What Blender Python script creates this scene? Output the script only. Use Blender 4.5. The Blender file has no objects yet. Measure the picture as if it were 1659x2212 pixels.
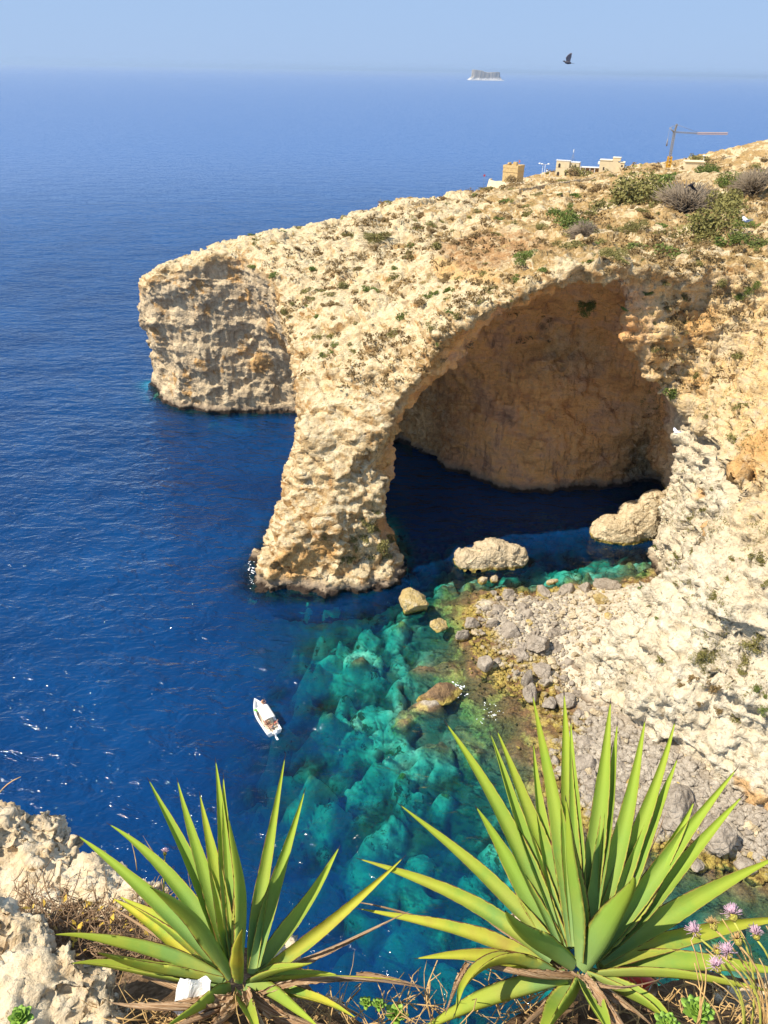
import bpy, bmesh, math, random, os
import numpy as np
from mathutils import Vector, Matrix, Euler, noise as mnoise
R = math.radians
random.seed(7)
rng = np.random.default_rng(7)
S = bpy.context.scene
COL = S.collection

# ------------------------------------------------------------------ camera
F, CX, CY, H = 1662.0, 829.5, 1106.0, 70.0     # focal length and centre in the measuring frame (1659 x 2212), eye height
PITCH, ROLL = R(29.9), R(1.036)
fw = np.array([0, math.cos(PITCH), -math.sin(PITCH)])
r0 = np.array([1.0, 0, 0]); u0 = np.cross(r0, fw)
rt = r0 * math.cos(ROLL) + u0 * math.sin(ROLL)
up = u0 * math.cos(ROLL) - r0 * math.sin(ROLL)
EYE = np.array([0, 0, H])
def ray(x, y): return fw + rt * (x - CX) / F - up * (y - CY) / F
def atz(x, y, z=0.0):
    d = ray(x, y); return EYE + d * ((z - H) / d[2])
def aty(x, y, Y):
    d = ray(x, y); return EYE + d * (Y / d[1])
def atd(x, y, dep): return EYE + ray(x, y) * dep
cam = bpy.data.cameras.new("camera"); camo = bpy.data.objects.new("camera", cam); COL.objects.link(camo)
cam.sensor_fit = 'VERTICAL'; cam.sensor_height = 24.0; cam.lens = 24.0 * F / (2 * CY)
cam.clip_start = 0.05; cam.clip_end = 200000
m = Matrix(((rt[0], up[0], -fw[0], 0), (rt[1], up[1], -fw[1], 0), (rt[2], up[2], -fw[2], H), (0, 0, 0, 1)))
camo.matrix_world = m
S.camera = camo

# ------------------------------------------------------------------ sky, sun, exposure
SUN_AZ, SUN_EL = R(-112), R(52)       # azimuth from +Y towards +X
sd = Vector((math.sin(SUN_AZ) * math.cos(SUN_EL), math.cos(SUN_AZ) * math.cos(SUN_EL), math.sin(SUN_EL)))
W = bpy.data.worlds.new("World"); S.world = W; W.use_nodes = True
nt = W.node_tree; nt.nodes.clear()
sky = nt.nodes.new('ShaderNodeTexSky'); sky.sky_type = 'NISHITA'; sky.sun_disc = False
sky.sun_elevation = SUN_EL; sky.sun_rotation = SUN_AZ
sky.air_density = 1.0; sky.dust_density = 0.3; sky.ozone_density = 4.0; sky.altitude = 0
bg = nt.nodes.new('ShaderNodeBackground'); bg.inputs[1].default_value = 0.078
wo = nt.nodes.new('ShaderNodeOutputWorld')
mxs = nt.nodes.new('ShaderNodeMix'); mxs.data_type = 'RGBA'; mxs.inputs[0].default_value = .92
nt.links.new(sky.outputs[0], mxs.inputs[6]); mxs.inputs[7].default_value = (3.5, 5.1, 7.9, 1)
nt.links.new(mxs.outputs[2], bg.inputs[0]); nt.links.new(bg.outputs[0], wo.inputs[0])
sl = bpy.data.lights.new("sun", 'SUN'); sl.energy = 4.9; sl.angle = R(0.5); sl.color = (1.0, 0.91, 0.77)
so = bpy.data.objects.new("sun", sl); COL.objects.link(so)
so.rotation_euler = sd.to_track_quat('Z', 'Y').to_euler(); so.location = (-60, 20, 140)
S.view_settings.view_transform = 'Standard'; S.view_settings.look = 'None'
S.view_settings.exposure = 0.5; S.view_settings.gamma = 1.0; S.view_settings.use_curve_mapping = False
S.cycles.max_bounces = 8; S.cycles.transparent_max_bounces = 12; S.cycles.diffuse_bounces = 4
S.cycles.volume_bounces = 0; S.cycles.use_denoising = True

# ------------------------------------------------------------------ helpers
def tag(o, label=None, cat=None, group=None, kind=None):
    if label: o['label'] = label
    if cat: o['category'] = cat
    if group: o['group'] = group
    if kind: o['kind'] = kind
    return o
def link(name, me, parent=None, mat=None):
    o = bpy.data.objects.new(name, me); COL.objects.link(o)
    if parent: o.parent = parent
    if mat: me.materials.append(mat)
    return o
def empty(name, loc=(0, 0, 0), rz=0.0):
    o = bpy.data.objects.new(name, None); COL.objects.link(o)
    o.location = loc; o.rotation_euler = (0, 0, rz); o.empty_display_size = 0.2
    return o
def npmesh(name, V, Q, smooth=True):
    me = bpy.data.meshes.new(name)
    V = np.asarray(V, np.float32); Q = np.asarray(Q, np.int32)
    k = Q.shape[1]
    me.vertices.add(len(V)); me.vertices.foreach_set('co', V.ravel())
    me.loops.add(Q.size); me.loops.foreach_set('vertex_index', Q.ravel())
    me.polygons.add(len(Q)); me.polygons.foreach_set('loop_start', np.arange(0, Q.size, k, dtype=np.int32))
    me.polygons.foreach_set('loop_total', np.full(len(Q), k, np.int32))
    me.update(calc_edges=True)
    if smooth: me.polygons.foreach_set('use_smooth', np.ones(len(Q), bool))
    me.validate()
    return me
def pymesh(name, V, Fc, smooth=True):
    me = bpy.data.meshes.new(name); me.from_pydata([tuple(v) for v in V], [], Fc); me.update()
    if smooth: me.polygons.foreach_set('use_smooth', np.ones(len(me.polygons), bool))
    return me
def attr(me, name, arr):
    a = me.attributes.new(name, 'FLOAT', 'POINT'); a.data.foreach_set('value', np.asarray(arr, np.float32))
def sm(a, b, x):
    t = np.clip((x - a) / (b - a), 0, 1); return t * t * (3 - 2 * t)
# value noise in numpy
_tab = rng.random(65536).astype(np.float32)
def _h(i, j, k): return _tab[(i * 73856093 ^ j * 19349663 ^ k * 83492791) & 65535]
def vnoise(p, s=1.0, seed=0):
    q = np.asarray(p, np.float64) / s + seed * 17.31 + 1000
    i = np.floor(q).astype(np.int64); f = q - i; f = f * f * (3 - 2 * f)
    r = 0
    for a in (0, 1):
        for b in (0, 1):
            for c in (0, 1):
                w = (f[..., 0] if a else 1 - f[..., 0]) * (f[..., 1] if b else 1 - f[..., 1]) * (f[..., 2] if c else 1 - f[..., 2])
                r = r + w * _h(i[..., 0] + a, i[..., 1] + b, i[..., 2] + c)
    return r * 2 - 1
def fbm(p, s, o=4, seed=0):
    r = 0; a = 1.0; t = 0
    for k in range(o):
        r = r + a * vnoise(p, s / 2 ** k, seed + k); t += a; a *= .5
    return r / t
# signed distance (negative inside) to a polygon, on arrays
def polysd(X, Y, P):
    P = np.asarray(P, float); d = np.full(X.shape, 1e9); ins = np.zeros(X.shape, bool)
    for (x0, y0), (x1, y1) in zip(P, np.roll(P, -1, 0)):
        ex, ey = x1 - x0, y1 - y0; L = ex * ex + ey * ey + 1e-12
        t = np.clip(((X - x0) * ex + (Y - y0) * ey) / L, 0, 1)
        d = np.minimum(d, (X - x0 - t * ex) ** 2 + (Y - y0 - t * ey) ** 2)
        c = ((y0 > Y) != (y1 > Y)) & (X < (x1 - x0) * (Y - y0) / (y1 - y0 + 1e-12) + x0)
        ins ^= c
    d = np.sqrt(d); return np.where(ins, -d, d)
def rbf(C):
    C = np.asarray(C, float); n = len(C); D = np.linalg.norm(C[:, None, :2] - C[None, :, :2], axis=2)
    A = np.zeros((n + 3, n + 3)); A[:n, :n] = D - 1e-9 * np.eye(n); A[:n, n] = 1; A[:n, n + 1:] = C[:, :2]; A[n, :n] = 1; A[n + 1:, :n] = C[:, :2].T
    w = np.linalg.solve(A, np.r_[C[:, 2], 0, 0, 0])
    def ev(X, Y):
        r = w[n] + w[n + 1] * X + w[n + 2] * Y
        for (x, y, _), k in zip(C, w[:n]): r = r + k * np.hypot(X - x, Y - y)
        return r
    return ev
def smax(a, b, k):
    h = np.clip(0.5 + 0.5 * (a - b) / k, 0, 1); return b + (a - b) * h + k * h * (1 - h)
# surface nets on a rectilinear grid; f < 0 inside
def nets(xs, ys, zs, f):
    s = f < 0
    nx, ny, nz = f.shape
    c = np.zeros((nx - 1, ny - 1, nz - 1), np.uint8)
    for a in (0, 1):
        for b in (0, 1):
            for d in (0, 1): c += s[a:nx - 1 + a, b:ny - 1 + b, d:nz - 1 + d]
    I, J, K = np.nonzero((c > 0) & (c < 8)); n = len(I)
    idx = np.full(c.shape, -1, np.int32); idx[I, J, K] = np.arange(n)
    acc = np.zeros((n, 3)); cnt = np.zeros(n)
    X = (xs, ys, zs)
    cor = {(a, b, d): f[I + a, J + b, K + d] for a in (0, 1) for b in (0, 1) for d in (0, 1)}
    for (p, q) in [((0,0,0),(1,0,0)),((0,1,0),(1,1,0)),((0,0,1),(1,0,1)),((0,1,1),(1,1,1)),((0,0,0),(0,1,0)),((1,0,0),(1,1,0)),((0,0,1),(0,1,1)),((1,0,1),(1,1,1)),((0,0,0),(0,0,1)),((1,0,0),(1,0,1)),((0,1,0),(0,1,1)),((1,1,0),(1,1,1))]:
        A, B = cor[p], cor[q]; k = (A < 0) != (B < 0)
        t = np.where(k, A / np.where(A - B == 0, 1, A - B), 0)
        P = [xs[I + p[0]] * (1 - t) + xs[I + q[0]] * t, ys[J + p[1]] * (1 - t) + ys[J + q[1]] * t, zs[K + p[2]] * (1 - t) + zs[K + q[2]] * t]
        for a in range(3): acc[:, a] += np.where(k, P[a], 0)
        cnt += k
    V = acc / cnt[:, None]
    Q = []
    # x edges
    a, b = s[:-1, 1:-1, 1:-1], s[1:, 1:-1, 1:-1]; i, j, k = np.nonzero(a != b); fl = a[i, j, k]
    q = np.stack([idx[i, j, k], idx[i, j + 1, k], idx[i, j + 1, k + 1], idx[i, j, k + 1]], 1); Q.append(np.where(fl[:, None], q, q[:, ::-1]))
    a, b = s[1:-1, :-1, 1:-1], s[1:-1, 1:, 1:-1]; i, j, k = np.nonzero(a != b); fl = a[i, j, k]
    q = np.stack([idx[i, j, k], idx[i, j, k + 1], idx[i + 1, j, k + 1], idx[i + 1, j, k]], 1); Q.append(np.where(fl[:, None], q, q[:, ::-1]))
    a, b = s[1:-1, 1:-1, :-1], s[1:-1, 1:-1, 1:]; i, j, k = np.nonzero(a != b); fl = a[i, j, k]
    q = np.stack([idx[i, j, k], idx[i + 1, j, k], idx[i + 1, j + 1, k], idx[i, j + 1, k]], 1); Q.append(np.where(fl[:, None], q, q[:, ::-1]))
    return V, np.concatenate(Q)

# node helpers
class NT:
    def __init__(s, tree): s.t = tree
    def n(s, typ, ins=None, **kw):
        nd = s.t.nodes.new(typ)
        for k, v in kw.items(): setattr(nd, k, v)
        for k, v in (ins or {}).items():
            sock = nd.inputs[k]
            if isinstance(v, bpy.types.NodeSocket): s.t.links.new(v, sock)
            elif isinstance(v, bpy.types.Node): s.t.links.new(v.outputs[0], sock)
            else: sock.default_value = v
        return nd
    def math(s, op, a, b=0.0, c=0.0, clamp=False): return s.n('ShaderNodeMath', {0: a, 1: b, 2: c}, operation=op, use_clamp=clamp).outputs[0]
    def mix(s, fac, a, b, blend='MIX'):
        nd = s.n('ShaderNodeMix', data_type='RGBA', blend_type=blend)
        for i, v in ((0, fac), (6, a), (7, b)):
            if isinstance(v, bpy.types.NodeSocket): s.t.links.new(v, nd.inputs[i])
            else: nd.inputs[i].default_value = v if i == 0 else (*v[:3], 1)
        return nd.outputs[2]
    def ramp(s, fac, stops, interp='LINEAR'):
        nd = s.n('ShaderNodeValToRGB', {0: fac}); cr = nd.color_ramp; cr.interpolation = interp
        while len(cr.elements) < len(stops): cr.elements.new(0.5)
        for e, (p, c) in zip(cr.elements, stops): e.position = p; e.color = (*c, 1) if len(c) == 3 else c
        return nd.outputs[0]
    def step(s, x, a, b):
        return s.n('ShaderNodeMapRange', {0: x, 1: a, 2: b, 3: 0.0, 4: 1.0}, interpolation_type='SMOOTHSTEP').outputs[0]
    def noise(s, vec, scale, detail=4.0, rough=.55, dist=0.0, **k):
        return s.n('ShaderNodeTexNoise', {'Vector': vec, 'Scale': scale, 'Detail': detail, 'Roughness': rough, 'Distortion': dist}, **k)
    def attr(s, name): return s.n('ShaderNodeAttribute', attribute_name=name).outputs['Fac']
def newmat(name, rough=0.9, spec=0.2):
    mt = bpy.data.materials.new(name); mt.use_nodes = True
    b = mt.node_tree.nodes['Principled BSDF']; b.inputs['Roughness'].default_value = rough
    b.inputs['Specular IOR Level'].default_value = spec
    return mt, NT(mt.node_tree), b
def simple(name, col, rough=0.7, spec=0.3, var=0.0, scale=20.0, metal=0.0, bump=0.0):
    mt, t, b = newmat(name, rough, spec); b.inputs['Metallic'].default_value = metal
    if var or bump:
        tc = t.n('ShaderNodeTexCoord').outputs['Object']; nz = t.noise(tc, scale, 4)
        c1 = tuple(max(0, c * (1 - var)) for c in col); c2 = tuple(min(1, c * (1 + var)) for c in col)
        t.t.links.new(t.ramp(nz.outputs[0], [(.3, c1), (.7, c2)]), b.inputs['Base Color'])
        if bump: t.t.links.new(t.n('ShaderNodeBump', {'Strength': bump, 'Distance': 0.02, 'Height': nz.outputs[0]}).outputs[0], b.inputs['Normal'])
    else: b.inputs['Base Color'].default_value = (*col, 1)
    return mt
# ------------------------------------------------------------------ the rocky coast: contours at several heights
TOPC = [  # control points of the upper surface (x, y, height)
 (-21,96,6),(-9,94,4),(2,97,8),(-16,102,12),(-13,104,18),(-12,108,24),(-4,104,22),(-1,104,21),
 (1.3,107,30),(5,107,34.2),(7.1,107,38),(13,107,41.8),(18,107,44.2),(22,107,46.4),(26.4,107,47.3),(31,107,47.2),(12,112,42),(20,112,46),(27,113,47.3),(36,112,46.5),(41,113,46),(48,116,46.5),(60,120,47.5),(75,118,49),
 (-6,112,29),(3,118,36),(14,122,43),(-12,116,27),(-18,136,30.5),(-10,130,33),(0,135,37),(12,140,41),(25,135,45),
 (-26,155,34.5),(-30,163,36),(-40,167,35),(-53,171,29),(-50,170,31.5),(-57,180,28),(-44,180,33),(-32,172,37),(-29,172,38.7),(-14,180,40.2),(-10,160,38),
 (2,208,40.3),(14,235,38.5),(24,265,35.5),(33,295,32),(10,170,41),(35,160,45),(30,200,42),(45,250,38),
 (44,322,30),(60,350,30.5),(84,365,32),(110,362,35.5),(125,355,34.5),(60,165,47),(70,220,46),(95,290,41),
 (134,298,38),(110,200,50),(160,330,41),(180,380,50),(90,150,52),(150,240,50),
 (-20,195,36),(-8,222,35),(8,250,32),(18,285,28),(30,325,26),(-45,192,29),(60,420,24),(120,430,26),(200,450,30),
 (60,60,48),(90,60,50),(60,90,48),(120,100,54)]
HT = rbf(TOPC)
BACK = [(260,460),(150,455),(80,430),(42,365),(26,325),(12,290),(-2,256),(-16,228),(-30,206),(-44,196)]
OUT = {  # outer coast outline per height; the arch's void is taken out below
 -4: [(-62,186),(-58,176),(-50,166),(-41,163.5),(-30,164),(-19,165),(-16,140),(-18,120),(-23,104),(-22.5,96.5),(-18,93.5),(-9,92.5),(0,95),(6,103),(10,112),(44,112),(41,99),(36,90),(29,75),(32,66),(38,61),(43,56),(46,44),(48,20),(260,20)],
 0: [(-60,185),(-54.5,175),(-49,168),(-41,165.5),(-31,166.5),(-19,167),(-16,140),(-17,122),(-21.5,103),(-21,98),(-18,95.3),(-9,94.6),(1.5,98.2),(5,104),(8,112),(44,113),(44,108),(39,103),(34,97),(28.5,88),(23.5,76),(27.5,67.5),(35,60.5),(41,54),(46,44),(48,20),(260,20)],
 8: [(-60,186),(-52.5,176),(-48,168.8),(-41,166.5),(-31,168),(-20,168),(-16,140),(-16,122),(-17.5,105),(-18,101),(-15,98.5),(-7,98),(-0.5,101.5),(1,106),(6,112),(42,112),(42.5,107),(39.5,101),(35.5,94),(31.5,86),(27.5,76),(31,67.5),(38,60),(46,55),(50,44),(52,20),(260,20)],
 20: [(-59,186),(-58,175),(-54.5,169.3),(-42,167),(-31,168),(-23,163),(-17,140),(-14.5,122),(-13.5,110),(-13,106),(-8,103.5),(-2,104.5),(1,108),(4,111),(43,111),(43,107.5),(41.5,100),(38.5,92),(34.5,78),(37.5,67),(44,60),(50,52),(60,40),(62,20),(260,20)],
 30: [(-59,186),(-54.5,173),(-52,169.5),(-42,167),(-31,166),(-24,156),(-19,140),(-15,120),(-12.5,110),(-9,104.5),(1,104.5),(8,105.5),(40,108.5),(43.5,108),(45,101),(45.5,95),(44,88),(43.5,78),(47,68),(54,60),(68,48),(72,20),(260,20)],
 42: [(-59,186),(-54.5,173),(-52,169.5),(-42,167),(-31,166),(-24,156),(-19,140),(-15,120),(-12.5,110),(-9,104.5),(1,104.5),(14,105.5),(24,106),(37,109),(46,112),(53,110),(57,104),(58,94),(60,80),(78,60),(84,20),(260,20)],
 52: [(-59,186),(-54.5,173),(-52,169.5),(-42,167),(-31,166),(-24,156),(-19,140),(-15,120),(-12.5,110),(-9,104.5),(1,104.5),(14,105.5),(24,106),(37,109),(48,114),(60,117),(68,112),(76,98),(82,80),(88,60),(95,20),(260,20)]}
VOID = {  # the sea cave behind the arch
 -4: [(5,80),(44,80),(45,108),(51,118),(53,134),(42,131),(31,128.5),(22,130.5),(11,141),(4,150),(-8,163),(-20,166.5),(-50,164),(-60,140),(-20,124),(-8,121),(1,117),(4.5,110),(5,100)],
 0: [(4,80),(43,80),(44,108),(51,118),(53,134.5),(42,131.5),(31,129),(22,131),(11,142),(4,151),(-8,164),(-20,167),(-50,165),(-60,140),(-20,124),(-8,122),(0,118),(3.5,110),(4,103)],
 3: [(2,80),(43,80),(44,108),(51,118),(53,136),(42,133),(31,130.5),(22,132.5),(11,143),(4,150),(-8,163),(-20,167),(-50,165),(-60,142),(-20,124),(-8,122),(-1,118),(1.2,110),(2,104)],
 9: [(-0.5,80),(44,80),(44,108),(49,118),(50,134),(42,134),(31,132),(22,134),(11,143),(2,149),(-8,160),(-20,167),(-50,165),(-60,142),(-20,126),(-9,124),(-3,118),(0.2,111),(-0.5,103)],
 14: [(-0.3,80),(44.5,80),(44.5,108),(49,118),(49,133),(41,135),(31,133.5),(22,135),(12,142),(3,147),(-5,150),(-9,146),(-8,136),(-4,126),(-1.5,118),(1,111),(-0.4,103)],
 20: [(0,80),(44.5,80),(45,109),(48,118),(48,132),(40,136),(31,135),(22,136),(12,140),(4,143),(-1,142),(-2,134),(-1,126),(0,118),(1.8,111.5),(0,103)],
 25: [(0.5,80),(44.5,80),(44.8,110),(47,118),(47,131),(40,137),(31,137),(22,136.5),(13,137),(5,136),(2,128),(3.5,118),(4.3,112),(0.5,104)],
 29: [(1.3,80),(40.3,80),(40.3,110),(44,118),(46,130),(38,136),(31,136),(22,135.5),(14,135),(8,131),(6.5,122),(8.8,112.5),(1.6,105)],
 33: [(5,80),(36.8,80),(36.8,110),(41,118),(42,128),(36,134),(28,134),(20,132),(14,127),(11.5,119),(12.8,112.5),(5,105)],
 37: [(7.1,80),(34,80),(34,110),(38,118),(39,126),(34,129),(28,129.5),(22,128),(17,122),(15,116),(15.3,112.5),(7.3,105)],
 41: [(12.9,80),(33,80),(33,110),(36,116),(36,121),(32,124),(27,124),(22,121),(19.5,116),(19.3,112),(13,105)],
 43.6: [(18.5,80),(32,80),(32.5,110),(34,113),(33,116),(30,117),(26,117),(24,114),(23.2,111),(18.8,105)],
 45.2: [(22.5,80),(31.5,80),(31.5,108),(30,110),(27,110),(24,108),(22.6,104)]}
def levels(D, X, Y, zs):
    ks = sorted(D); Fs = [polysd(X, Y, D[k] + (BACK if D is OUT else [])) for k in ks]
    out = np.empty(X.shape + (len(zs),), np.float32)
    for n, z in enumerate(zs):
        if z <= ks[0]: out[..., n] = Fs[0]; continue
        if z >= ks[-1]: out[..., n] = Fs[-1] + (max(0, z - ks[-1]) * 2.2 if D is VOID else 0); continue
        i = max(j for j in range(len(ks)) if ks[j] <= z); t = (z - ks[i]) / (ks[i + 1] - ks[i])
        out[..., n] = Fs[i] * (1 - t) + Fs[i + 1] * t
    return out
def stretch(segs):
    v = [segs[0][0]]
    for a, b, s0, s1 in segs:
        while v[-1] < b - 1e-6:
            t = (v[-1] - a) / (b - a); v.append(v[-1] + s0 + (s1 - s0) * t)
    return np.array(v)
Q_ = float(os.environ.get('COARSE', '1'))
gx = stretch([(-70, 66, .62 * Q_, .62 * Q_), (66, 240, .7 * Q_, 3.5 * Q_)])
gy = stretch([(38, 150, .62 * Q_, .62 * Q_), (150, 200, .7 * Q_, .9 * Q_), (200, 465, .9 * Q_, 3.5 * Q_)])
gz = stretch([(-3.6, 58, .6 * Q_, .6 * Q_)])
X2, Y2 = np.meshgrid(gx, gy, indexing='ij')
fo = levels(OUT, X2, Y2, gz)
hh = HT(X2, Y2)
hh = hh + 0.9 * fbm(np.stack([X2, Y2, X2 * 0], -1), 22, 4, 3)
f = smax(fo, (gz[None, None, :] - hh[..., None]) * 0.85, 1.6)
fv = levels(VOID, X2, Y2, gz)
f = smax(f, -fv, 0.9).astype(np.float32)
V, Qd = nets(gx, gy, gz, f)
print('coast verts', len(V))
def coastmask(V):
    x, y, z = V.T
    top = HT(x, y)
    vd = np.full(len(V), 99.0)
    return top
top_ = HT(V[:, 0], V[:, 1])
me = npmesh('coast', V, Qd)
fvd = polysd(V[:, 0], V[:, 1], VOID[20])
attr(me, 'cave', sm(3.0, -1.0, fvd) * sm(105, 110, V[:, 1]) * sm(1.2, 3.5, top_ - V[:, 2]))
attr(me, 'below', top_ - V[:, 2]); attr(me, 'below1', sm(1.0, 4.0, top_ - V[:, 2]))
attr(me, 'headland', sm(148, 156, V[:, 1]) * sm(-10, -22, V[:, 0]) * sm(0.5, 3, top_ - V[:, 2]))
attr(me, 'east', np.where(V[:, 1] < 106, sm(19, 24, V[:, 0]), sm(34, 40, V[:, 0])) * sm(124, 114, V[:, 1]) * sm(0.5, 2.5, top_ - V[:, 2]))
attr(me, 'rgh', 1 - .5 * sm(148, 156, V[:, 1]) * sm(-10, -22, V[:, 0]) * sm(0.5, 3, top_ - V[:, 2]) - .55 * sm(3.0, -1.0, fvd) * sm(105, 112, V[:, 1]) * sm(1.2, 3.5, top_ - V[:, 2]) - .25 * sm(2.0, .5, top_ - V[:, 2]))
PATH = [tuple(atz(x, y, 45)[:2]) for (x, y) in [(945,508),(975,530),(1010,550),(1040,570),(1058,588)]]
def linedist(X, Y, L):
    d = np.full(X.shape, 1e9)
    for (x0, y0), (x1, y1) in zip(L, L[1:]):
        ex, ey = x1 - x0, y1 - y0; t = np.clip(((X - x0) * ex + (Y - y0) * ey) / (ex * ex + ey * ey), 0, 1)
        d = np.minimum(d, np.hypot(X - x0 - t * ex, Y - y0 - t * ey))
    return d
attr(me, 'strat', sm(1.0, 4.0, top_ - V[:, 2]) * (.25 + .75 * sm(24, 34, V[:, 2])))
attr(me, 'path', sm(2.2, .9, linedist(V[:, 0], V[:, 1], PATH) + .8 * vnoise(V, 2.5, 8)))
SOILP = [tuple(atz(x, y, 44)[:2]) for (x, y) in [(930,500),(1040,480),(1180,520),(1200,560),(1090,590),(1010,580)]]
attr(me, 'grass', sm(2, -4, polysd(V[:, 0], V[:, 1], SOILP)))
stain = np.zeros(len(V))
for (x, y, Y, r_) in [(312,735,168,3.6),(330,770,168,3.0),(600,720,164,3.2),(625,770,162,3.5),(560,790,167,3),(590,690,164,2.2),(640,1215,97,3.0),(600,1235,96,2.6),(700,1190,98,1.8),(760,1240,96,1.6),(830,1000,107,2.0),(850,930,107,1.6),(1000,730,108,2.2),(950,790,107,1.8),(1640,950,88,4),(1600,1030,85,3),(1480,820,106,2.4),(1430,760,109,2.5),(1500,700,112,3.5),(1380,700,112,2),(1560,1250,84,2.2),(1620,1330,74,2.0),(1480,1060,98,2.0),(1530,1150,92,1.8),(1640,1150,84,2.6),(1450,1350,86,1.2),(1640,1740,56,2.0),(1600,1700,57,1.4)]:
    c = aty(x, y, Y); stain = np.maximum(stain, np.exp(-(((V - c) / r_) ** 2).sum(1)))
attr(me, 'stain', stain)
coast = link('coast_cliffs', me)
tag(coast, kind='structure')

def gn_displace(ob, levels, layers, name):
    """layers: (kind, scale xyz, amplitude, detail, mode)"""
    g = bpy.data.node_groups.new(name, 'GeometryNodeTree')
    g.interface.new_socket('Geometry', in_out='INPUT', socket_type='NodeSocketGeometry')
    g.interface.new_socket('Geometry', in_out='OUTPUT', socket_type='NodeSocketGeometry')
    t = NT(g); gi = g.nodes.new('NodeGroupInput'); go = g.nodes.new('NodeGroupOutput')
    geo = gi.outputs[0]
    if levels: geo = t.n('GeometryNodeSubdivisionSurface', {0: geo, 1: levels}).outputs[0]
    pos = t.n('GeometryNodeInputPosition').outputs[0]; first = True
    for (kind, sc, amp, det, maskn) in layers:
        p = t.n('ShaderNodeVectorMath', {0: pos, 1: sc}, operation='MULTIPLY').outputs[0]
        wz = t.noise(p, .7, 2); p = t.n('ShaderNodeVectorMath', {0: p, 1: t.n('ShaderNodeVectorMath', {0: wz.outputs[1], 'Scale': .6}, operation='SCALE').outputs[0]}, operation='ADD').outputs[0]
        if kind == 'noise':
            v = t.math('SUBTRACT', t.noise(p, 1.0, det, .58).outputs[0], .5)
        elif kind == 'cell':
            v = t.n('ShaderNodeTexVoronoi', {'Vector': p, 'Scale': 1.0, 'Randomness': 1.0}, feature='F1').outputs[1]
            v = t.math('SUBTRACT', t.n('ShaderNodeSeparateXYZ', {0: v}).outputs[0], .5)
        elif kind == 'ridge':
            v = t.math('ABSOLUTE', t.math('SUBTRACT', t.noise(p, 1.0, det, .6).outputs[0], .5)); v = t.math('SUBTRACT', v, .12)
        else:
            v = t.n('ShaderNodeTexVoronoi', {'Vector': p, 'Scale': 1.0, 'Randomness': 1.0}, feature='DISTANCE_TO_EDGE').outputs[0]
            v = t.math('SUBTRACT', t.math('MINIMUM', v, .3), .2)
        v = t.math('MULTIPLY', v, amp)
        if maskn:
            v = t.math('MULTIPLY', v, t.n('GeometryNodeInputNamedAttribute', {'Name': maskn}, data_type='FLOAT').outputs[0])
        nrm = t.n('GeometryNodeInputNormal').outputs[0] if first else t.n('GeometryNodeInputNamedAttribute', {'Name': 'base_normal'}, data_type='FLOAT_VECTOR').outputs[0]
        off = t.n('ShaderNodeVectorMath', {0: nrm, 'Scale': v}, operation='SCALE').outputs[0]
        geo = t.n('GeometryNodeSetPosition', {'Geometry': geo, 'Offset': off}).outputs[0]
        if first:
            st_ = g.nodes.new('GeometryNodeStoreNamedAttribute'); st_.data_type = 'FLOAT_VECTOR'; st_.domain = 'POINT'; st_.inputs['Name'].default_value = 'base_normal'
            g.links.new(geo, st_.inputs['Geometry']); g.links.new(t.n('GeometryNodeInputNormal').outputs[0], st_.inputs['Value']); geo = st_.outputs[0]; first = False
    g.links.new(geo, go.inputs[0])
    md = ob.modifiers.new('relief', 'NODES'); md.node_group = g
    dg = bpy.context.evaluated_depsgraph_get(); dg.update()
    m2 = bpy.data.meshes.new_from_object(ob.evaluated_get(dg), preserve_all_data_layers=True, depsgraph=dg)
    ob.modifiers.remove(md); ob.data = m2
    m2.polygons.foreach_set('use_smooth', np.ones(len(m2.polygons), bool))
    return m2
coast_me = gn_displace(coast, 1, [
    ('noise', (.09, .09, .12), 5.0, 3, None),
    ('cell', (.18, .13, .20), 1.7, 0, 'rgh'),
    ('noise', (.05, .05, .95), 3.0, 3, 'strat'),
    ('ridge', (.16, .16, .05), 3.6, 3, 'below1'),
    ('ridge', (.30, .30, .07), 2.4, 3, 'below1'),
    ('ridge', (.08, .08, .22), 4.5, 3, 'east'),
    ('cell', (.24, .24, .10), .9, 0, 'east'),
    ('cell', (.55, .38, .7), 1.0, 0, 'rgh'),
    ('ridge', (.55, .45, .8), 1.8, 5, 'rgh'),
    ('cell', (1.1, .7, 1.6), .45, 0, 'rgh'),
    ('noise', (1.1, .9, 1.7), .7, 6, 'rgh')], 'rock_relief')
print('coast final', len(coast_me.vertices))

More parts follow.
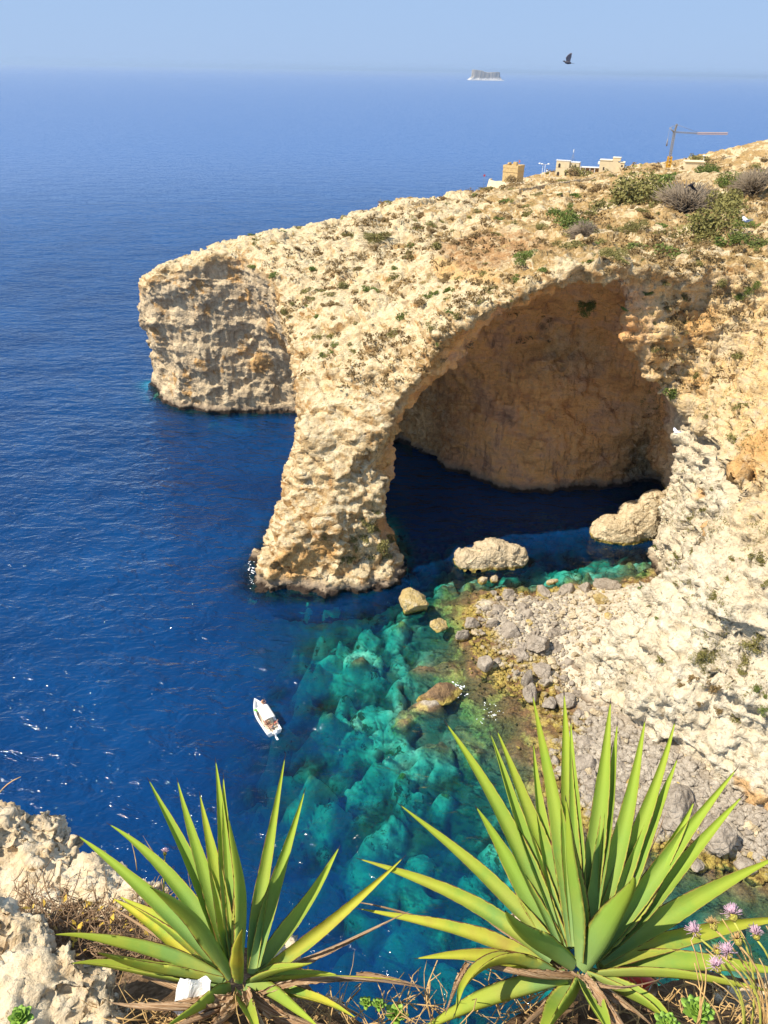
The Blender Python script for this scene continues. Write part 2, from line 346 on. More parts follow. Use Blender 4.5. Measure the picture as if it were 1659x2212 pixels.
def rock_material():
    mt, t, b = newmat('limestone_cliff', .93, .15)
    geo = t.n('ShaderNodeNewGeometry'); P = geo.outputs['Position']; N = geo.outputs['Normal']
    sx = t.n('ShaderNodeSeparateXYZ', {0: P}); z = sx.outputs[2]
    nz = t.n('ShaderNodeSeparateXYZ', {0: N}).outputs[2]
    cave, below, head, east = (t.attr(k) for k in ('cave', 'below', 'headland', 'east'))
    n1 = t.noise(P, .16, 6, .62).outputs[0]; n2 = t.noise(P, .55, 6, .65, .4).outputs[0]; n3 = t.noise(P, 2.4, 5, .7).outputs[0]
    st = t.n('ShaderNodeVectorMath', {0: P, 1: (1, 1, .15)}, operation='MULTIPLY').outputs[0]
    nst = t.noise(st, .8, 6, .65, .3).outputs[0]
    strat = t.n('ShaderNodeVectorMath', {0: P, 1: (.25, .25, 2.2)}, operation='MULTIPLY').outputs[0]
    nla = t.noise(strat, .5, 5, .6).outputs[0]
    base = t.ramp(n2, [(.28, (.28, .19, .10)), (.42, (.58, .44, .25)), (.56, (.74, .61, .38)), (.75, (.86, .78, .60))])
    # top: soil, dried grass and thin scrub between the bare rock
    flat = t.math('MULTIPLY', t.step(nz, .55, .85), t.step(below, 3.0, 0.8))
    far = t.step(sx.outputs[1], 105, 150)
    eastern = t.step(sx.outputs[0], -8, 34)
    soilm = t.math('ADD', t.math('MULTIPLY', n1, .8), t.math('ADD', t.math('MULTIPLY', n2, .4), t.math('MULTIPLY', eastern, .12)))
    soil = t.ramp(n3, [(.3, (.22, .13, .05)), (.5, (.44, .28, .11)), (.7, (.58, .43, .20))])
    col = t.mix(t.math('MULTIPLY', t.step(soilm, .655, .72), flat), base, soil)
    scr = t.ramp(n3, [(.35, (.11, .09, .03)), (.65, (.27, .21, .08))])
    scm = t.math('MULTIPLY', t.step(t.math('ADD', t.math('MULTIPLY', n2, .75), t.math('MULTIPLY', n3, .35)), .60, .66), flat)
    col = t.mix(t.math('MULTIPLY', scm, .75), col, scr)
    grass = t.attr('grass'); path = t.attr('path')
    dryg = t.ramp(n3, [(.3, (.26, .14, .06)), (.55, (.46, .27, .12)), (.75, (.60, .42, .22))])
    col = t.mix(t.math('MULTIPLY', grass, t.step(n2, .40, .5)), col, dryg)
    col = t.mix(t.math('MULTIPLY', path, .9), col, (.66, .43, .18))
    # steep faces
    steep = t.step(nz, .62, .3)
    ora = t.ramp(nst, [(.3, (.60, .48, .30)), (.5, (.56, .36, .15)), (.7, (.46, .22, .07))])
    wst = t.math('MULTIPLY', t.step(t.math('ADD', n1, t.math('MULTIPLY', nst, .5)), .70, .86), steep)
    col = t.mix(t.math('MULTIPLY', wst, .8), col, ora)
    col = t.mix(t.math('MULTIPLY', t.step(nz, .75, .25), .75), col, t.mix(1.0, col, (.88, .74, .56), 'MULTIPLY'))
    # headland: grey weathered face with orange hollows
    hg = t.ramp(nst, [(.3, (.28, .22, .15)), (.46, (.54, .42, .27)), (.62, (.70, .57, .37))])
    ho = t.ramp(n3, [(.3, (.52, .27, .09)), (.7, (.66, .42, .18))])
    hc = t.mix(t.step(t.math('ADD', n1, t.math('MULTIPLY', n2, .35)), .74, .82), hg, ho)
    col = t.mix(t.math('MULTIPLY', head, .9), col, hc)
    # cave: ochre wall with darker and greyer bands
    cc = t.ramp(t.math('ADD', t.math('MULTIPLY', n1, .7), t.math('MULTIPLY', nla, .3)), [(.32, (.36, .20, .12)), (.43, (.74, .42, .22)), (.53, (.92, .50, .18)), (.62, (.64, .31, .12)), (.75, (.52, .34, .23))])
    cd = t.mix(t.math('MULTIPLY', t.step(nst, .54, .70), .7), cc, (.22, .12, .08))
    col = t.mix(t.math('MULTIPLY', cave, .95), col, cd)
    # eastern cliff: ochre above, chalky below
    eh = t.step(t.math('ADD', z, t.math('ADD', t.math('MULTIPLY', n1, 14), t.math('MULTIPLY', n2, 8))), 31, 42)
    ew = t.ramp(t.math('ADD', t.math('MULTIPLY', n2, .6), t.math('MULTIPLY', nst, .4)), [(.28, (.42, .31, .19)), (.42, (.67, .57, .40)), (.7, (.80, .73, .57))])
    eo = t.ramp(t.math('ADD', t.math('MULTIPLY', nst, .6), t.math('MULTIPLY', n2, .4)), [(.3, (.34, .27, .19)), (.42, (.66, .52, .32)), (.57, (.70, .48, .21)), (.68, (.80, .66, .43))])
    ec = t.mix(eh, ew, eo)
    eg = t.step(t.noise(P, .34, 5, .6).outputs[0], .60, .68)
    ec = t.mix(t.math('MULTIPLY', eg, .55), ec, (.30, .25, .19))
    col = t.mix(t.math('MULTIPLY', east, .95), col, ec)
    stn = t.step(t.math('ADD', t.attr('stain'), t.math('MULTIPLY', t.math('SUBTRACT', n2, .5), 1.1)), .30, .62)
    col = t.mix(t.math('MULTIPLY', stn, .8), col, t.ramp(n3, [(.3, (.50, .24, .07)), (.55, (.66, .38, .13)), (.75, (.74, .52, .26))]))
    big = t.noise(P, .33, 7, .7, .6).outputs[0]
    col = t.mix(t.math('MULTIPLY', t.math('MULTIPLY', t.step(big, .54, .66), t.math('SUBTRACT', 1.0, cave)), .42), col, (.34, .25, .14))
    # pits and lichen spots
    vo = t.n('ShaderNodeTexVoronoi', {'Vector': P, 'Scale': 1.1}, feature='F1')
    spot = t.math('MULTIPLY', t.step(vo.outputs[0], .2, .1), t.step(n1, .44, .56))
    spot = t.math('MULTIPLY', t.math('MULTIPLY', spot, t.math('SUBTRACT', 1.0, cave)), t.math('ADD', east, flat, clamp=True))
    col = t.mix(t.math('MULTIPLY', spot, .7), col, (.10, .085, .04))
    def fiss(vec, sc, w): return t.step(t.math('ABSOLUTE', t.math('SUBTRACT', t.noise(vec, sc, 5, .6, .8).outputs[0], .5)), w, w * .25)
    fs = t.math('MAXIMUM', t.math('MULTIPLY', fiss(P, .9, .012), t.step(n2, .42, .55)), t.math('MAXIMUM', t.math('MULTIPLY', fiss(strat, .9, .016), t.step(n1, .46, .54)), t.math('MULTIPLY', fiss(st, 1.1, .014), steep)))
    col = t.mix(t.math('MULTIPLY', t.math('MULTIPLY', fs, t.math('SUBTRACT', 1.0, t.math('MULTIPLY', cave, .6))), .6), col, (.13, .085, .045))
    col = t.mix(t.math('MULTIPLY', t.step(n3, .60, .72), .2), col, (.25, .19, .12))
    # waterline
    wz_ = t.math('ADD', z, t.math('MULTIPLY', n2, -1.2))
    col = t.mix(t.step(wz_, 1.6, .3), col, (.33, .25, .17))
    col = t.mix(t.step(wz_, .45, -.15), col, (.05, .035, .025))
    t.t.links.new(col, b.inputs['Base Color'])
    bh = t.math('ADD', t.math('ADD', t.noise(P, 1.5, 9, .74).outputs[0], t.math('MULTIPLY', t.noise(strat, 1.6, 5, .65).outputs[0], .5)), t.math('MULTIPLY', t.n('ShaderNodeTexVoronoi', {'Vector': P, 'Scale': 1.6}, feature='DISTANCE_TO_EDGE').outputs[0], .6))
    t.t.links.new(t.n('ShaderNodeBump', {'Strength': .85, 'Distance': .5, 'Height': bh}).outputs[0], b.inputs['Normal'])
    return mt
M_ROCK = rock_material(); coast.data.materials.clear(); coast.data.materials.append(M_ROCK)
# ------------------------------------------------------------------ seabed, beach and sea
def P2(x, y): p = atz(x, y, 0); return p[0], p[1]
SB = []
for (x, y, z) in [(1350,1262,0.1),(1240,1262,0.1),(1090,1275,0.1),(1010,1310,0.05),(1000,1390,0),(1040,1450,0.0),(1090,1520,-.05),(1120,1600,-.15),(1160,1680,-.2),(1230,1750,0.1),(1330,1810,0.15),(1450,1840,.1),(1560,1860,0.1),(1640,1880,0.1),
    (1300,1330,1.4),(1180,1340,.9),(1280,1440,1.8),(1200,1450,.4),(1250,1560,.25),(1400,1620,2.4),(1500,1740,1.8),(1640,1780,2.2),(1350,1700,1.2),(1330,1500,2.2),(1380,1280,1.2),
    (940,1280,-1.0),(960,1350,-.9),(930,1400,-1.6),(870,1420,-2.6),(800,1380,-4.2),(800,1480,-4.8),(700,1350,-6),(690,1480,-6.2),(560,1340,-13),(620,1440,-8.5),(440,1400,-19),(540,1560,-14),(640,1590,-7.4),(720,1620,-7.5),(420,1700,-18),(560,1760,-9.5),(650,1800,-7.3),
    (800,1600,-5),(870,1530,-2.2),(950,1490,-.9),(1000,1560,-1.2),(940,1620,-2.6),(1030,1680,-2.2),(860,1720,-4.4),(960,1800,-5),(1080,1800,-2.6),(800,1880,-8),(700,1930,-10.5),(560,1930,-12),(400,1950,-16),(200,1700,-24),(200,2100,-20),(600,2150,-12),(800,2080,-10),(950,2000,-7),(1100,2000,-5),(1250,1950,-2.2),(1420,1930,-1.6),(1550,1970,-1.4),(1100,2200,-5),(1400,2150,-3.5),(1650,2150,-2.5),
    (1300,1225,-2.2),(1380,1215,-1.2),(1200,1235,-3.2),(1250,1180,-5.5),(1150,1170,-9),(1020,1180,-9),(900,1230,-7),(960,1235,-3.5),(1080,1240,-2.0),(860,1330,-3.5),(740,1310,-8),(650,1310,-12),(560,1290,-14),(950,1120,-16),(1250,1110,-14),(1000,1030,-18),(300,1300,-26),(0,1300,-34),(0,1900,-30),(600,1000,-28),(300,900,-30),(500,910,-14),(380,905,-12)]:
    SB.append((*P2(x, y), z))
SB += [(60, 60, 2.5), (60, 100, 1), (55, 40, 1.0), (70, 25, 2), (-80, 20, -35), (-80, 180, -40), (0, 20, -8)]
SBF = rbf(SB)
MOUNDS = [(745,1465,1.6,1.2,2.4,.3),(770,1560,2.2,1.4,2.4,.8),(600,1615,2.4,1.6,3.0,-.3),(720,1700,2.6,1.5,2.6,.4),(625,1745,2.6,1.8,3.0,.9),(560,1660,1.9,1.4,2.8,.2),(860,1560,1.8,1.2,1.6,.2),(600,1500,2.0,1.3,3.0,.4),(650,1445,1.8,1.2,2.8,1.2),(590,1840,2.6,1.6,3.0,.4),(680,1860,2.8,1.6,2.6,1.0),(690,1398,4.6,2.0,3.6,.6),(768,1420,3.6,2.3,3.2,0),(700,1530,3.4,2.0,3.4,.2),(655,1668,3.6,2.1,4.0,.5),(800,1790,2.4,4.5,2.8,-.5),(900,1440,3.0,1.6,1.4,0),(930,1600,2.2,1.5,1.4,0),
          (790,1335,1.7,1.2,2.0,0),(735,1358,1.2,.8,3.0,0),(820,1400,1.2,1.1,1.8,0),(830,1620,3.0,1.4,2.0,.4),(960,1700,2.4,1.5,1.6,0),(900,1820,3.0,1.5,2.0,.6),(1020,1850,2.5,1.6,1.6,.2),(690,1420,1.5,1,2,0),(560,1720,2.5,2.0,3.0,.4),(925,1525,2.7,1.3,1.7,.1),(880,1950,3,1.8,2.4,.3),(760,2000,3,2,3,.2),(1420,1960,2.0,1.2,1.3,.2),(870,1660,1.6,1.0,1.6,.2),(640,1340,1.6,.8,3,0),(690,1355,1.5,.8,3,0)]
def worley(X, Y, s, seed):
    gx_, gy_ = np.floor(X / s).astype(np.int64), np.floor(Y / s).astype(np.int64); best = np.full(X.shape, 9.0); sec = np.full(X.shape, 9.0); idv = np.zeros(X.shape)
    for i in (-1, 0, 1):
        for j in (-1, 0, 1):
            a, b = gx_ + i, gy_ + j; px, py = _h(a, b, a * 0 + seed), _h(a, b, a * 0 + seed + 7); d = np.hypot(X / s - a - px, Y / s - b - py)
            k = d < best; sec = np.where(k, best, np.minimum(sec, d)); idv = np.where(k, _h(a, b, a * 0 + seed + 13), idv); best = np.where(k, d, best)
    return best, sec, idv
def seabed_h(X, Y):
    z = SBF(X, Y); z = np.where(z < -1.5, -1.5 + (z + 1.5) * .95, z)
    for (px, py, a, b_, hgt, ang) in MOUNDS:
        cx, cy = P2(px, py); c, s_ = math.cos(ang), math.sin(ang)
        u = ((X - cx) * c + (Y - cy) * s_) / (a * .8); v = (-(X - cx) * s_ + (Y - cy) * c) / (b_ * .95)
        z = z + hgt * 1.3 * np.exp(-(u * u + v * v) ** 1.6)
    wd = np.maximum(polysd(X, Y, OUT[0] + BACK), -polysd(X, Y, VOID[0]))
    z = np.where(X < 6, np.maximum(z, -2.6 - np.maximum(wd, 0) * 3.2), z)
    P = np.stack([X, Y, X * 0], -1)
    wet = sm(1.0, -2.5, z)
    n = fbm(P, 5.5, 4, 5); wx = X + 1.2 * vnoise(P, 3.0, 51); wy = Y + 1.2 * vnoise(P, 3.0, 52)
    b1, b2, bi = worley(wx, wy, 4.6, 3); c1, c2, ci = worley(wx, wy, 1.7, 5)
    blocks = np.clip((b2 - b1) * 2.2, 0, 1) ** .6 * (.35 + bi) - .75; small = np.clip((c2 - c1) * 2.0, 0, 1) ** .6 * (.3 + ci) - .6
    z = z + n * (.25 + 1.5 * wet) + blocks * 2.3 * wet + small * (.30 + .5 * wet) + .22 * fbm(P, 1.1, 3, 31) * (1 + wet)
    return z
bx_ = np.concatenate([np.arange(-74, -24, .8), np.arange(-24, 62, .33)]); by_ = np.concatenate([np.arange(26, 124, .33), np.arange(124, 196, .8)])
BX, BY = np.meshgrid(bx_, by_, indexing='ij'); BZ = seabed_h(BX, BY)
def gridmesh(name, xs, ys, Z):
    nx, ny = len(xs), len(ys); X, Y = np.meshgrid(xs, ys, indexing='ij')
    I = np.arange(nx * ny).reshape(nx, ny)
    Qs = np.stack([I[:-1, :-1], I[1:, :-1], I[1:, 1:], I[:-1, 1:]], -1).reshape(-1, 4)
    return npmesh(name, np.stack([X, Y, Z], -1).reshape(-1, 3), Qs)
bed = link('seabed', gridmesh('seabed', bx_, by_, BZ)); attr(bed.data, 'rel', (BZ - SBF(BX, BY)).reshape(-1)); tag(bed, kind='structure')
def bed_material():
    mt, t, b = newmat('seabed_rock', .9, .2)
    P = t.n('ShaderNodeNewGeometry').outputs['Position']; z = t.n('ShaderNodeSeparateXYZ', {0: P}).outputs[2]
    n1 = t.noise(P, .22, 6, .62).outputs[0]; n2 = t.noise(P, .9, 6, .68, .3).outputs[0]; n3 = t.noise(P, 3.5, 4, .7).outputs[0]
    pale = t.ramp(n2, [(.3, (.22, .22, .15)), (.5, (.46, .47, .36)), (.7, (.74, .72, .56))])
    dark = t.ramp(n3, [(.3, (.05, .045, .02)), (.7, (.20, .16, .07))])
    red = t.ramp(n3, [(.3, (.06, .03, .012)), (.55, (.20, .10, .035)), (.75, (.38, .23, .08))])
    yel = t.ramp(n3, [(.3, (.20, .13, .03)), (.6, (.46, .34, .09)), (.8, (.58, .47, .18))])
    dm = t.step(t.math('ADD', t.math('MULTIPLY', n1, .6), t.math('MULTIPLY', n2, .5)), .59, .66)
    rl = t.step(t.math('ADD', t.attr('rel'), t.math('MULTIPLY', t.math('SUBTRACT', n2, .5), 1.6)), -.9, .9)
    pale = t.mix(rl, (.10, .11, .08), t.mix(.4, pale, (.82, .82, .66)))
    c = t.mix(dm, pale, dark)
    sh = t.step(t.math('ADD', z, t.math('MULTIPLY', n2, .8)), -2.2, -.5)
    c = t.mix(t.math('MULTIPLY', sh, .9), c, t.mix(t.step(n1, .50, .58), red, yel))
    dry = t.step(t.math('ADD', z, t.math('MULTIPLY', n2, .5)), .5, .9)
    peb = t.ramp(n3, [(.3, (.40, .34, .25)), (.6, (.66, .58, .44)), (.8, (.76, .69, .55))])
    peb = t.mix(t.step(t.n('ShaderNodeSeparateXYZ', {0: P}).outputs[1], 76, 71), peb, t.ramp(n3, [(.3, (.18, .14, .10)), (.6, (.40, .34, .26)), (.8, (.56, .49, .38))]))
    c = t.mix(dry, c, peb)
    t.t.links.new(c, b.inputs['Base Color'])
    t.t.links.new(t.n('ShaderNodeBump', {'Strength': .8, 'Distance': .3, 'Height': t.noise(P, 2.0, 7, .7).outputs[0]}).outputs[0], b.inputs['Normal'])
    return mt
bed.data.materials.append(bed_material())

sx_ = np.concatenate([-np.geomspace(80000, 74, 60), np.arange(-72, 60, .55), np.geomspace(61, 80000, 60)])
sy_ = np.concatenate([[-400, -60, -10, 10, 20], np.arange(26, 194, .55), np.geomspace(196, 90000, 90)])
SX, SY = np.meshgrid(sx_, sy_, indexing='ij')
inside = (SX > -73) & (SX < 61) & (SY > 26) & (SY < 195)
D = np.full(SX.shape, 40.0); D[inside] = -seabed_h(SX[inside], SY[inside])
edge = np.minimum.reduce([sm(-73, -66, SX), sm(61, 60, SX), sm(26, 27, SY), sm(195, 188, SY)])
D = D * edge + 40 * (1 - edge)
sea = link('sea', gridmesh('sea', sx_, sy_, SX * 0)); tag(sea, kind='structure')
attr(sea.data, 'depth', np.maximum(D, 0).reshape(-1))
def sea_material():
    mt = bpy.data.materials.new('sea_water'); mt.use_nodes = True; t = NT(mt.node_tree); mt.node_tree.nodes.clear()
    P = t.n('ShaderNodeNewGeometry').outputs['Position']; d = t.attr('depth')
    sp = t.n('ShaderNodeSeparateXYZ', {0: P})
    dist = t.n('ShaderNodeVectorMath', {0: P}, operation='LENGTH').outputs['Value']
    def ex(k): return t.math('EXPONENT', t.math('MULTIPLY', d, -k))
    tint = t.n('ShaderNodeCombineColor', {0: ex(.40), 1: ex(.052), 2: ex(.060)}).outputs[0]
    veil = t.math('SUBTRACT', 1.0, t.math('EXPONENT', t.math('MULTIPLY', t.math('MULTIPLY', d, t.math('ADD', .016, t.math('MULTIPLY', d, .0090))), -1.0)), clamp=True)
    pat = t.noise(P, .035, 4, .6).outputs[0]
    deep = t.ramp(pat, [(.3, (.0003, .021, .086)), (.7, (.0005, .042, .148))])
    far_sky = t.step(dist, 90, 900); deep = t.mix(far_sky, deep, (.003, .082, .27))  # water colour lightened with distance, standing in for sky reflection and haze
    # bump: ripples, chop and a long swell
    r = t.n('ShaderNodeVectorMath', {0: P, 1: (.75, 1.25, 1)}, operation='MULTIPLY').outputs[0]
    far = t.step(dist, 120, 700)
    h = t.math('ADD', t.math('MULTIPLY', t.noise(r, .30, 3, .6, .4).outputs[0], 1.1), t.math('MULTIPLY', t.noise(r, 1.3, 3, .6, .3).outputs[0], .22))
    h = t.math('ADD', h, t.math('MULTIPLY', t.noise(r, .07, 3, .55).outputs[0], 2.2))
    bp = t.n('ShaderNodeBump', {'Strength': .8, 'Distance': 1.15, 'Height': h}).outputs[0]
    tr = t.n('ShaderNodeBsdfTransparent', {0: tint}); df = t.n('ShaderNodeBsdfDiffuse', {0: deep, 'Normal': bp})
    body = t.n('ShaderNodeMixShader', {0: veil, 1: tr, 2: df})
    gl = t.n('ShaderNodeBsdfGlossy', {'Color': (1, 1, 1, 1), 'Roughness': t.math('ADD', .07, t.math('MULTIPLY', far, .28)), 'Normal': bp})
    fr = t.n('ShaderNodeFresnel', {'IOR': 1.33, 'Normal': bp})
    fac = t.math('MULTIPLY', fr.outputs[0], .8)
    o = t.n('ShaderNodeMixShader', {0: fac, 1: body, 2: gl})
    t.n('ShaderNodeOutputMaterial', {0: o})
    return mt
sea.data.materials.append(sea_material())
# ------------------------------------------------------------------ foreground: cliff edge, rocks, agaves, thistles
def near_rock_material(name, warm=0.0):
    mt, t, b = newmat(name, .92, .15)
    P = t.n('ShaderNodeNewGeometry').outputs['Position']
    n1 = t.noise(P, 4, 6, .62).outputs[0]; n2 = t.noise(P, 17, 6, .65).outputs[0]; n3 = t.noise(P, 70, 4, .7).outputs[0]
    c = t.ramp(n1, [(.3, (.50, .33, .17)), (.43, (.70, .55, .35)), (.6, (.80, .69, .50)), (.8, (.66, .54, .38))])
    c = t.mix(t.step(t.math('ADD', t.math('MULTIPLY', n2, .7), t.math('MULTIPLY', n3, .3)), .60, .70), c, (.30, .17, .07))
    c = t.mix(t.math('MULTIPLY', t.step(n3, .62, .72), .5), c, (.20, .14, .08))
    t.t.links.new(c, b.inputs['Base Color'])
    hgt = t.math('ADD', t.math('MULTIPLY', n2, .7), t.math('MULTIPLY', t.noise(P, 45, 6, .7).outputs[0], .5))
    t.t.links.new(t.n('ShaderNodeBump', {'Strength': 1.0, 'Distance': .03, 'Height': hgt}).outputs[0], b.inputs['Normal'])
    return mt
M_NROCK = near_rock_material('near_limestone')
def soil_material():
    mt, t, b = newmat('soil_litter', .95, .1)
    P = t.n('ShaderNodeNewGeometry').outputs['Position']
    n1 = t.noise(P, 6, 6, .65).outputs[0]; n2 = t.noise(P, 40, 6, .7).outputs[0]
    c = t.ramp(t.math('ADD', t.math('MULTIPLY', n1, .5), t.math('MULTIPLY', n2, .5)), [(.35, (.035, .022, .012)), (.5, (.15, .09, .045)), (.62, (.32, .21, .12))])
    t.t.links.new(c, b.inputs['Base Color'])
    t.t.links.new(t.n('ShaderNodeBump', {'Strength': 1.0, 'Distance': .02, 'Height': n2}).outputs[0], b.inputs['Normal'])
    return mt
M_SOIL = soil_material()
def blob_rock(name, blobs, step, mat, seed, relief, parent=None, nscale=.35, namp=.10, flat=None):
    """union of ellipsoids (centre, radii, tilt) meshed with surface nets, then broken up"""
    C = np.array([b[0] for b in blobs]); Rr = np.array([b[1] for b in blobs])
    lo = (C - Rr).min(0) - .12; hi = (C + Rr).max(0) + .12
    xs, ys, zs = (np.arange(lo[i], hi[i] + step, step) for i in range(3))
    X, Y, Z = np.meshgrid(xs, ys, zs, indexing='ij'); f = np.full(X.shape, 9.0)
    for c, r, *ang in blobs:
        a = ang[0] if ang else 0; dx, dy, dz = X - c[0], Y - c[1], Z - c[2]
        dx, dy = dx * math.cos(a) + dy * math.sin(a), -dx * math.sin(a) + dy * math.cos(a)
        q = (np.abs(dx / r[0]) ** 2.6 + np.abs(dy / r[1]) ** 2.6 + np.abs(dz / r[2]) ** 2.6) ** (1 / 2.6)
        d = (q - 1) * min(r); f = np.minimum(f, d) if True else f
    P = np.stack([X, Y, Z], -1)
    f = f + namp * fbm(P, nscale, 4, seed) + namp * .5 * np.abs(vnoise(P, nscale * .5, seed + 5))
    V, Q = nets(xs, ys, zs, f)
    o = link(name, npmesh(name, V, Q), parent, mat)
    m2 = gn_displace(o, 1, relief, name + '_relief')
    m2.materials.clear(); m2.materials.append(mat)
    return o
REL = [('ridge', (7, 7, 8), .24, 5, None), ('cell', (9, 9, 13), .055, 0, None), ('ridge', (20, 20, 20), .075, 5, None), ('noise', (40, 40, 40), .03, 5, None)]
def A(x, y, d): return atd(x, y, d)
# ground sheet of the cliff edge, falling away on the far side
def fg_ground():
    pts = []
    for (x, y, d) in [(-250,2050,3.1),(0,2000,3.0),(150,1990,2.95),(300,2010,2.8),(430,2040,2.6),(508,2150,2.12),(400,2200,2.1),(600,2180,2.12),(700,2230,2.05),(200,2120,2.5),(300,2260,2.05),(900,2262,2.0),(1100,2235,2.05),(1265,2145,2.15),(1400,2165,2.2),(1560,2150,2.4),(1700,2130,2.6),(1265,2330,1.8),(600,2400,1.8),(0,2400,2.0),(1700,2400,1.8),(560,2090,2.35),(1180,2170,2.2)]:
        p = A(x, y, d); pts.append(tuple(p))
    return pts
gp = fg_ground(); GH = rbf(gp)
EDGE = [A(x, y, d) for (x, y, d) in [(-400,1960,3.4),(0,1950,3.2),(250,1955,3.1),(470,2000,2.85),(560,2065,2.5),(640,2120,2.35),(730,2205,2.15),(900,2255,2.05),(1080,2222,2.1),(1170,2160,2.25),(1290,2120,2.35),(1400,2150,2.35),(1520,2110,2.6),(1900,2090,2.8)]]
EP = [(p[0], p[1]) for p in EDGE] + [(4, -1), (-4, -1)]
gxs = np.arange(-3.2, 3.2, .03); gys = np.arange(-.6, 3.4, .03)
GX, GY = np.meshgrid(gxs, gys, indexing='ij')
ed = polysd(GX, GY, EP)
GZ = GH(GX, GY); GZ = np.clip(GZ, 66.5, 69.0)
GZ = GZ + .07 * fbm(np.stack([GX, GY, GX * 0], -1), .35, 4, 40)
GZ = np.where(ed > 0, GZ - np.minimum(ed * 3.2, 5.5), GZ)
ground = link('ground', gridmesh('ground', gxs, gys, GZ), None, M_SOIL); tag(ground, kind='structure')

def eb(x, y, d, rx, ry, rz, a=0): return (A(x, y, d), (rx, ry, rz), a)
r = blob_rock('limestone_rock', [eb(-120, 1900, 3.3, .50, .30, .33), eb(20, 1850, 3.35, .22, .22, .16), eb(60, 1905, 3.2, .24, .22, .17), eb(170, 1945, 3.15, .20, .17, .13), eb(300, 1955, 3.0, .20, .16, .10), eb(430, 2010, 2.8, .15, .14, .08)], .022, M_NROCK, 11, REL)
tag(r, 'large pale pitted limestone rock at the left edge, sloping down behind the left agave', 'rock', 'limestone rocks on the cliff edge')
r = blob_rock('limestone_rock', [eb(-60, 2120, 2.45, .38, .25, .2), eb(60, 2130, 2.3, .16, .15, .12), eb(150, 2200, 2.15, .15, .16, .12), eb(40, 2240, 2.1, .24, .2, .2), eb(230, 2255, 2.05, .09, .12, .11), eb(30, 2045, 2.5, .14, .14, .07)], .02, M_NROCK, 23, REL)
tag(r, 'cream pitted limestone rock filling the bottom left corner of the picture', 'rock', 'limestone rocks on the cliff edge')
r = blob_rock('limestone_rock', [eb(615, 2120, 2.4, .09, .12, .07), eb(680, 2190, 2.2, .09, .1, .07)], .018, M_NROCK, 31, REL)
tag(r, 'small tan limestone ledge just right of the base of the left agave', 'rock', 'limestone rocks on the cliff edge')
r = blob_rock('limestone_rock', [eb(1530, 2190, 2.4, .17, .12, .07), eb(1660, 2190, 2.4, .17, .14, .08)], .018, M_NROCK, 37, REL)
tag(r, 'low pale limestone rock under the thistles at the bottom right', 'rock', 'limestone rocks on the cliff edge')
r = blob_rock('limestone_rock', [eb(1150, 1990, 2.6, .05, .05, .12), eb(1175, 2050, 2.5, .09, .07, .1)], .014, M_NROCK, 41, REL)
tag(r, 'small upright pinkish limestone lump behind the leaves of the right agave', 'rock', 'limestone rocks on the cliff edge')

# agaves ------------------------------------------------------------
def agave_material():
    mt, t, b = newmat('agave_leaf', .66, .22)
    u, tt, age = t.attr('u'), t.attr('t'), t.attr('age')
    P = t.n('ShaderNodeNewGeometry').outputs['Position']
    st = t.noise(P, 9, 5, .6).outputs[0]; fine = t.noise(P, 60, 4, .6).outputs[0]
    g = t.ramp(tt, [(0, (.24, .38, .16)), (.18, (.19, .35, .11)), (.5, (.23, .40, .06)), (.9, (.35, .49, .04))])
    g = t.mix(t.math('MULTIPLY', st, .5), g, (.34, .42, .06))
    yel = t.ramp(st, [(.3, (.42, .42, .04)), (.55, (.58, .50, .05)), (.75, (.50, .28, .06))])
    c = t.mix(t.math('MULTIPLY', age, t.step(t.math('ADD', st, t.math('MULTIPLY', tt, .25)), .40, .62)), g, yel)
    au = t.math('ADD', t.math('ABSOLUTE', u), t.math('MULTIPLY', t.math('SUBTRACT', fine, .5), .20))
    c = t.mix(t.step(au, .84, .90), c, (.45, .47, .08))
    c = t.mix(t.step(t.math('ADD', au, t.math('MULTIPLY', age, .05)), .945, .985), c, (.20, .09, .035))
    blot = t.math('MULTIPLY', t.step(t.noise(P, 22, 3, .6).outputs[0], .68, .72), t.step(age, .2, .7))
    c = t.mix(t.math('MULTIPLY', blot, .7), c, (.24, .12, .04))
    c = t.mix(t.step(t.math('ADD', tt, t.math('MULTIPLY', fine, .01)), .965, .98), c, (.045, .03, .035))
    t.t.links.new(c, b.inputs['Base Color'])
    c = t.mix(t.math('MULTIPLY', t.step(t.noise(P, 150, 2, .5).outputs[0], .70, .74), .5), c, (.62, .60, .42))
    sc = t.noise(t.n('ShaderNodeCombineXYZ', {0: t.math('MULTIPLY', u, 6.0), 1: t.math('MULTIPLY', tt, 3.0), 2: t.math('MULTIPLY', st, 4.0)}).outputs[0], 1.0, 5, .65).outputs[0]
    c = t.mix(t.math('MULTIPLY', t.step(sc, .42, .60), .35), c, (.17, .27, .08))
    uv = t.n('ShaderNodeCombineXYZ', {0: t.math('MULTIPLY', u, 14.0), 1: t.math('MULTIPLY', tt, 5.0), 2: age}).outputs[0]
    t.t.links.new(t.n('ShaderNodeBump', {'Strength': .25, 'Distance': .004, 'Height': t.noise(uv, 2.0, 3, .6).outputs[0]}).outputs[0], b.inputs['Normal'])
    trn = t.n('ShaderNodeBsdfTranslucent', {0: c})
    mx = t.n('ShaderNodeMixShader', {0: .22, 1: b.outputs[0], 2: trn})
    out = [n for n in mt.node_tree.nodes if n.type == 'OUTPUT_MATERIAL'][0]; t.t.links.new(mx.outputs[0], out.inputs[0])
    return mt
M_AG = agave_material()
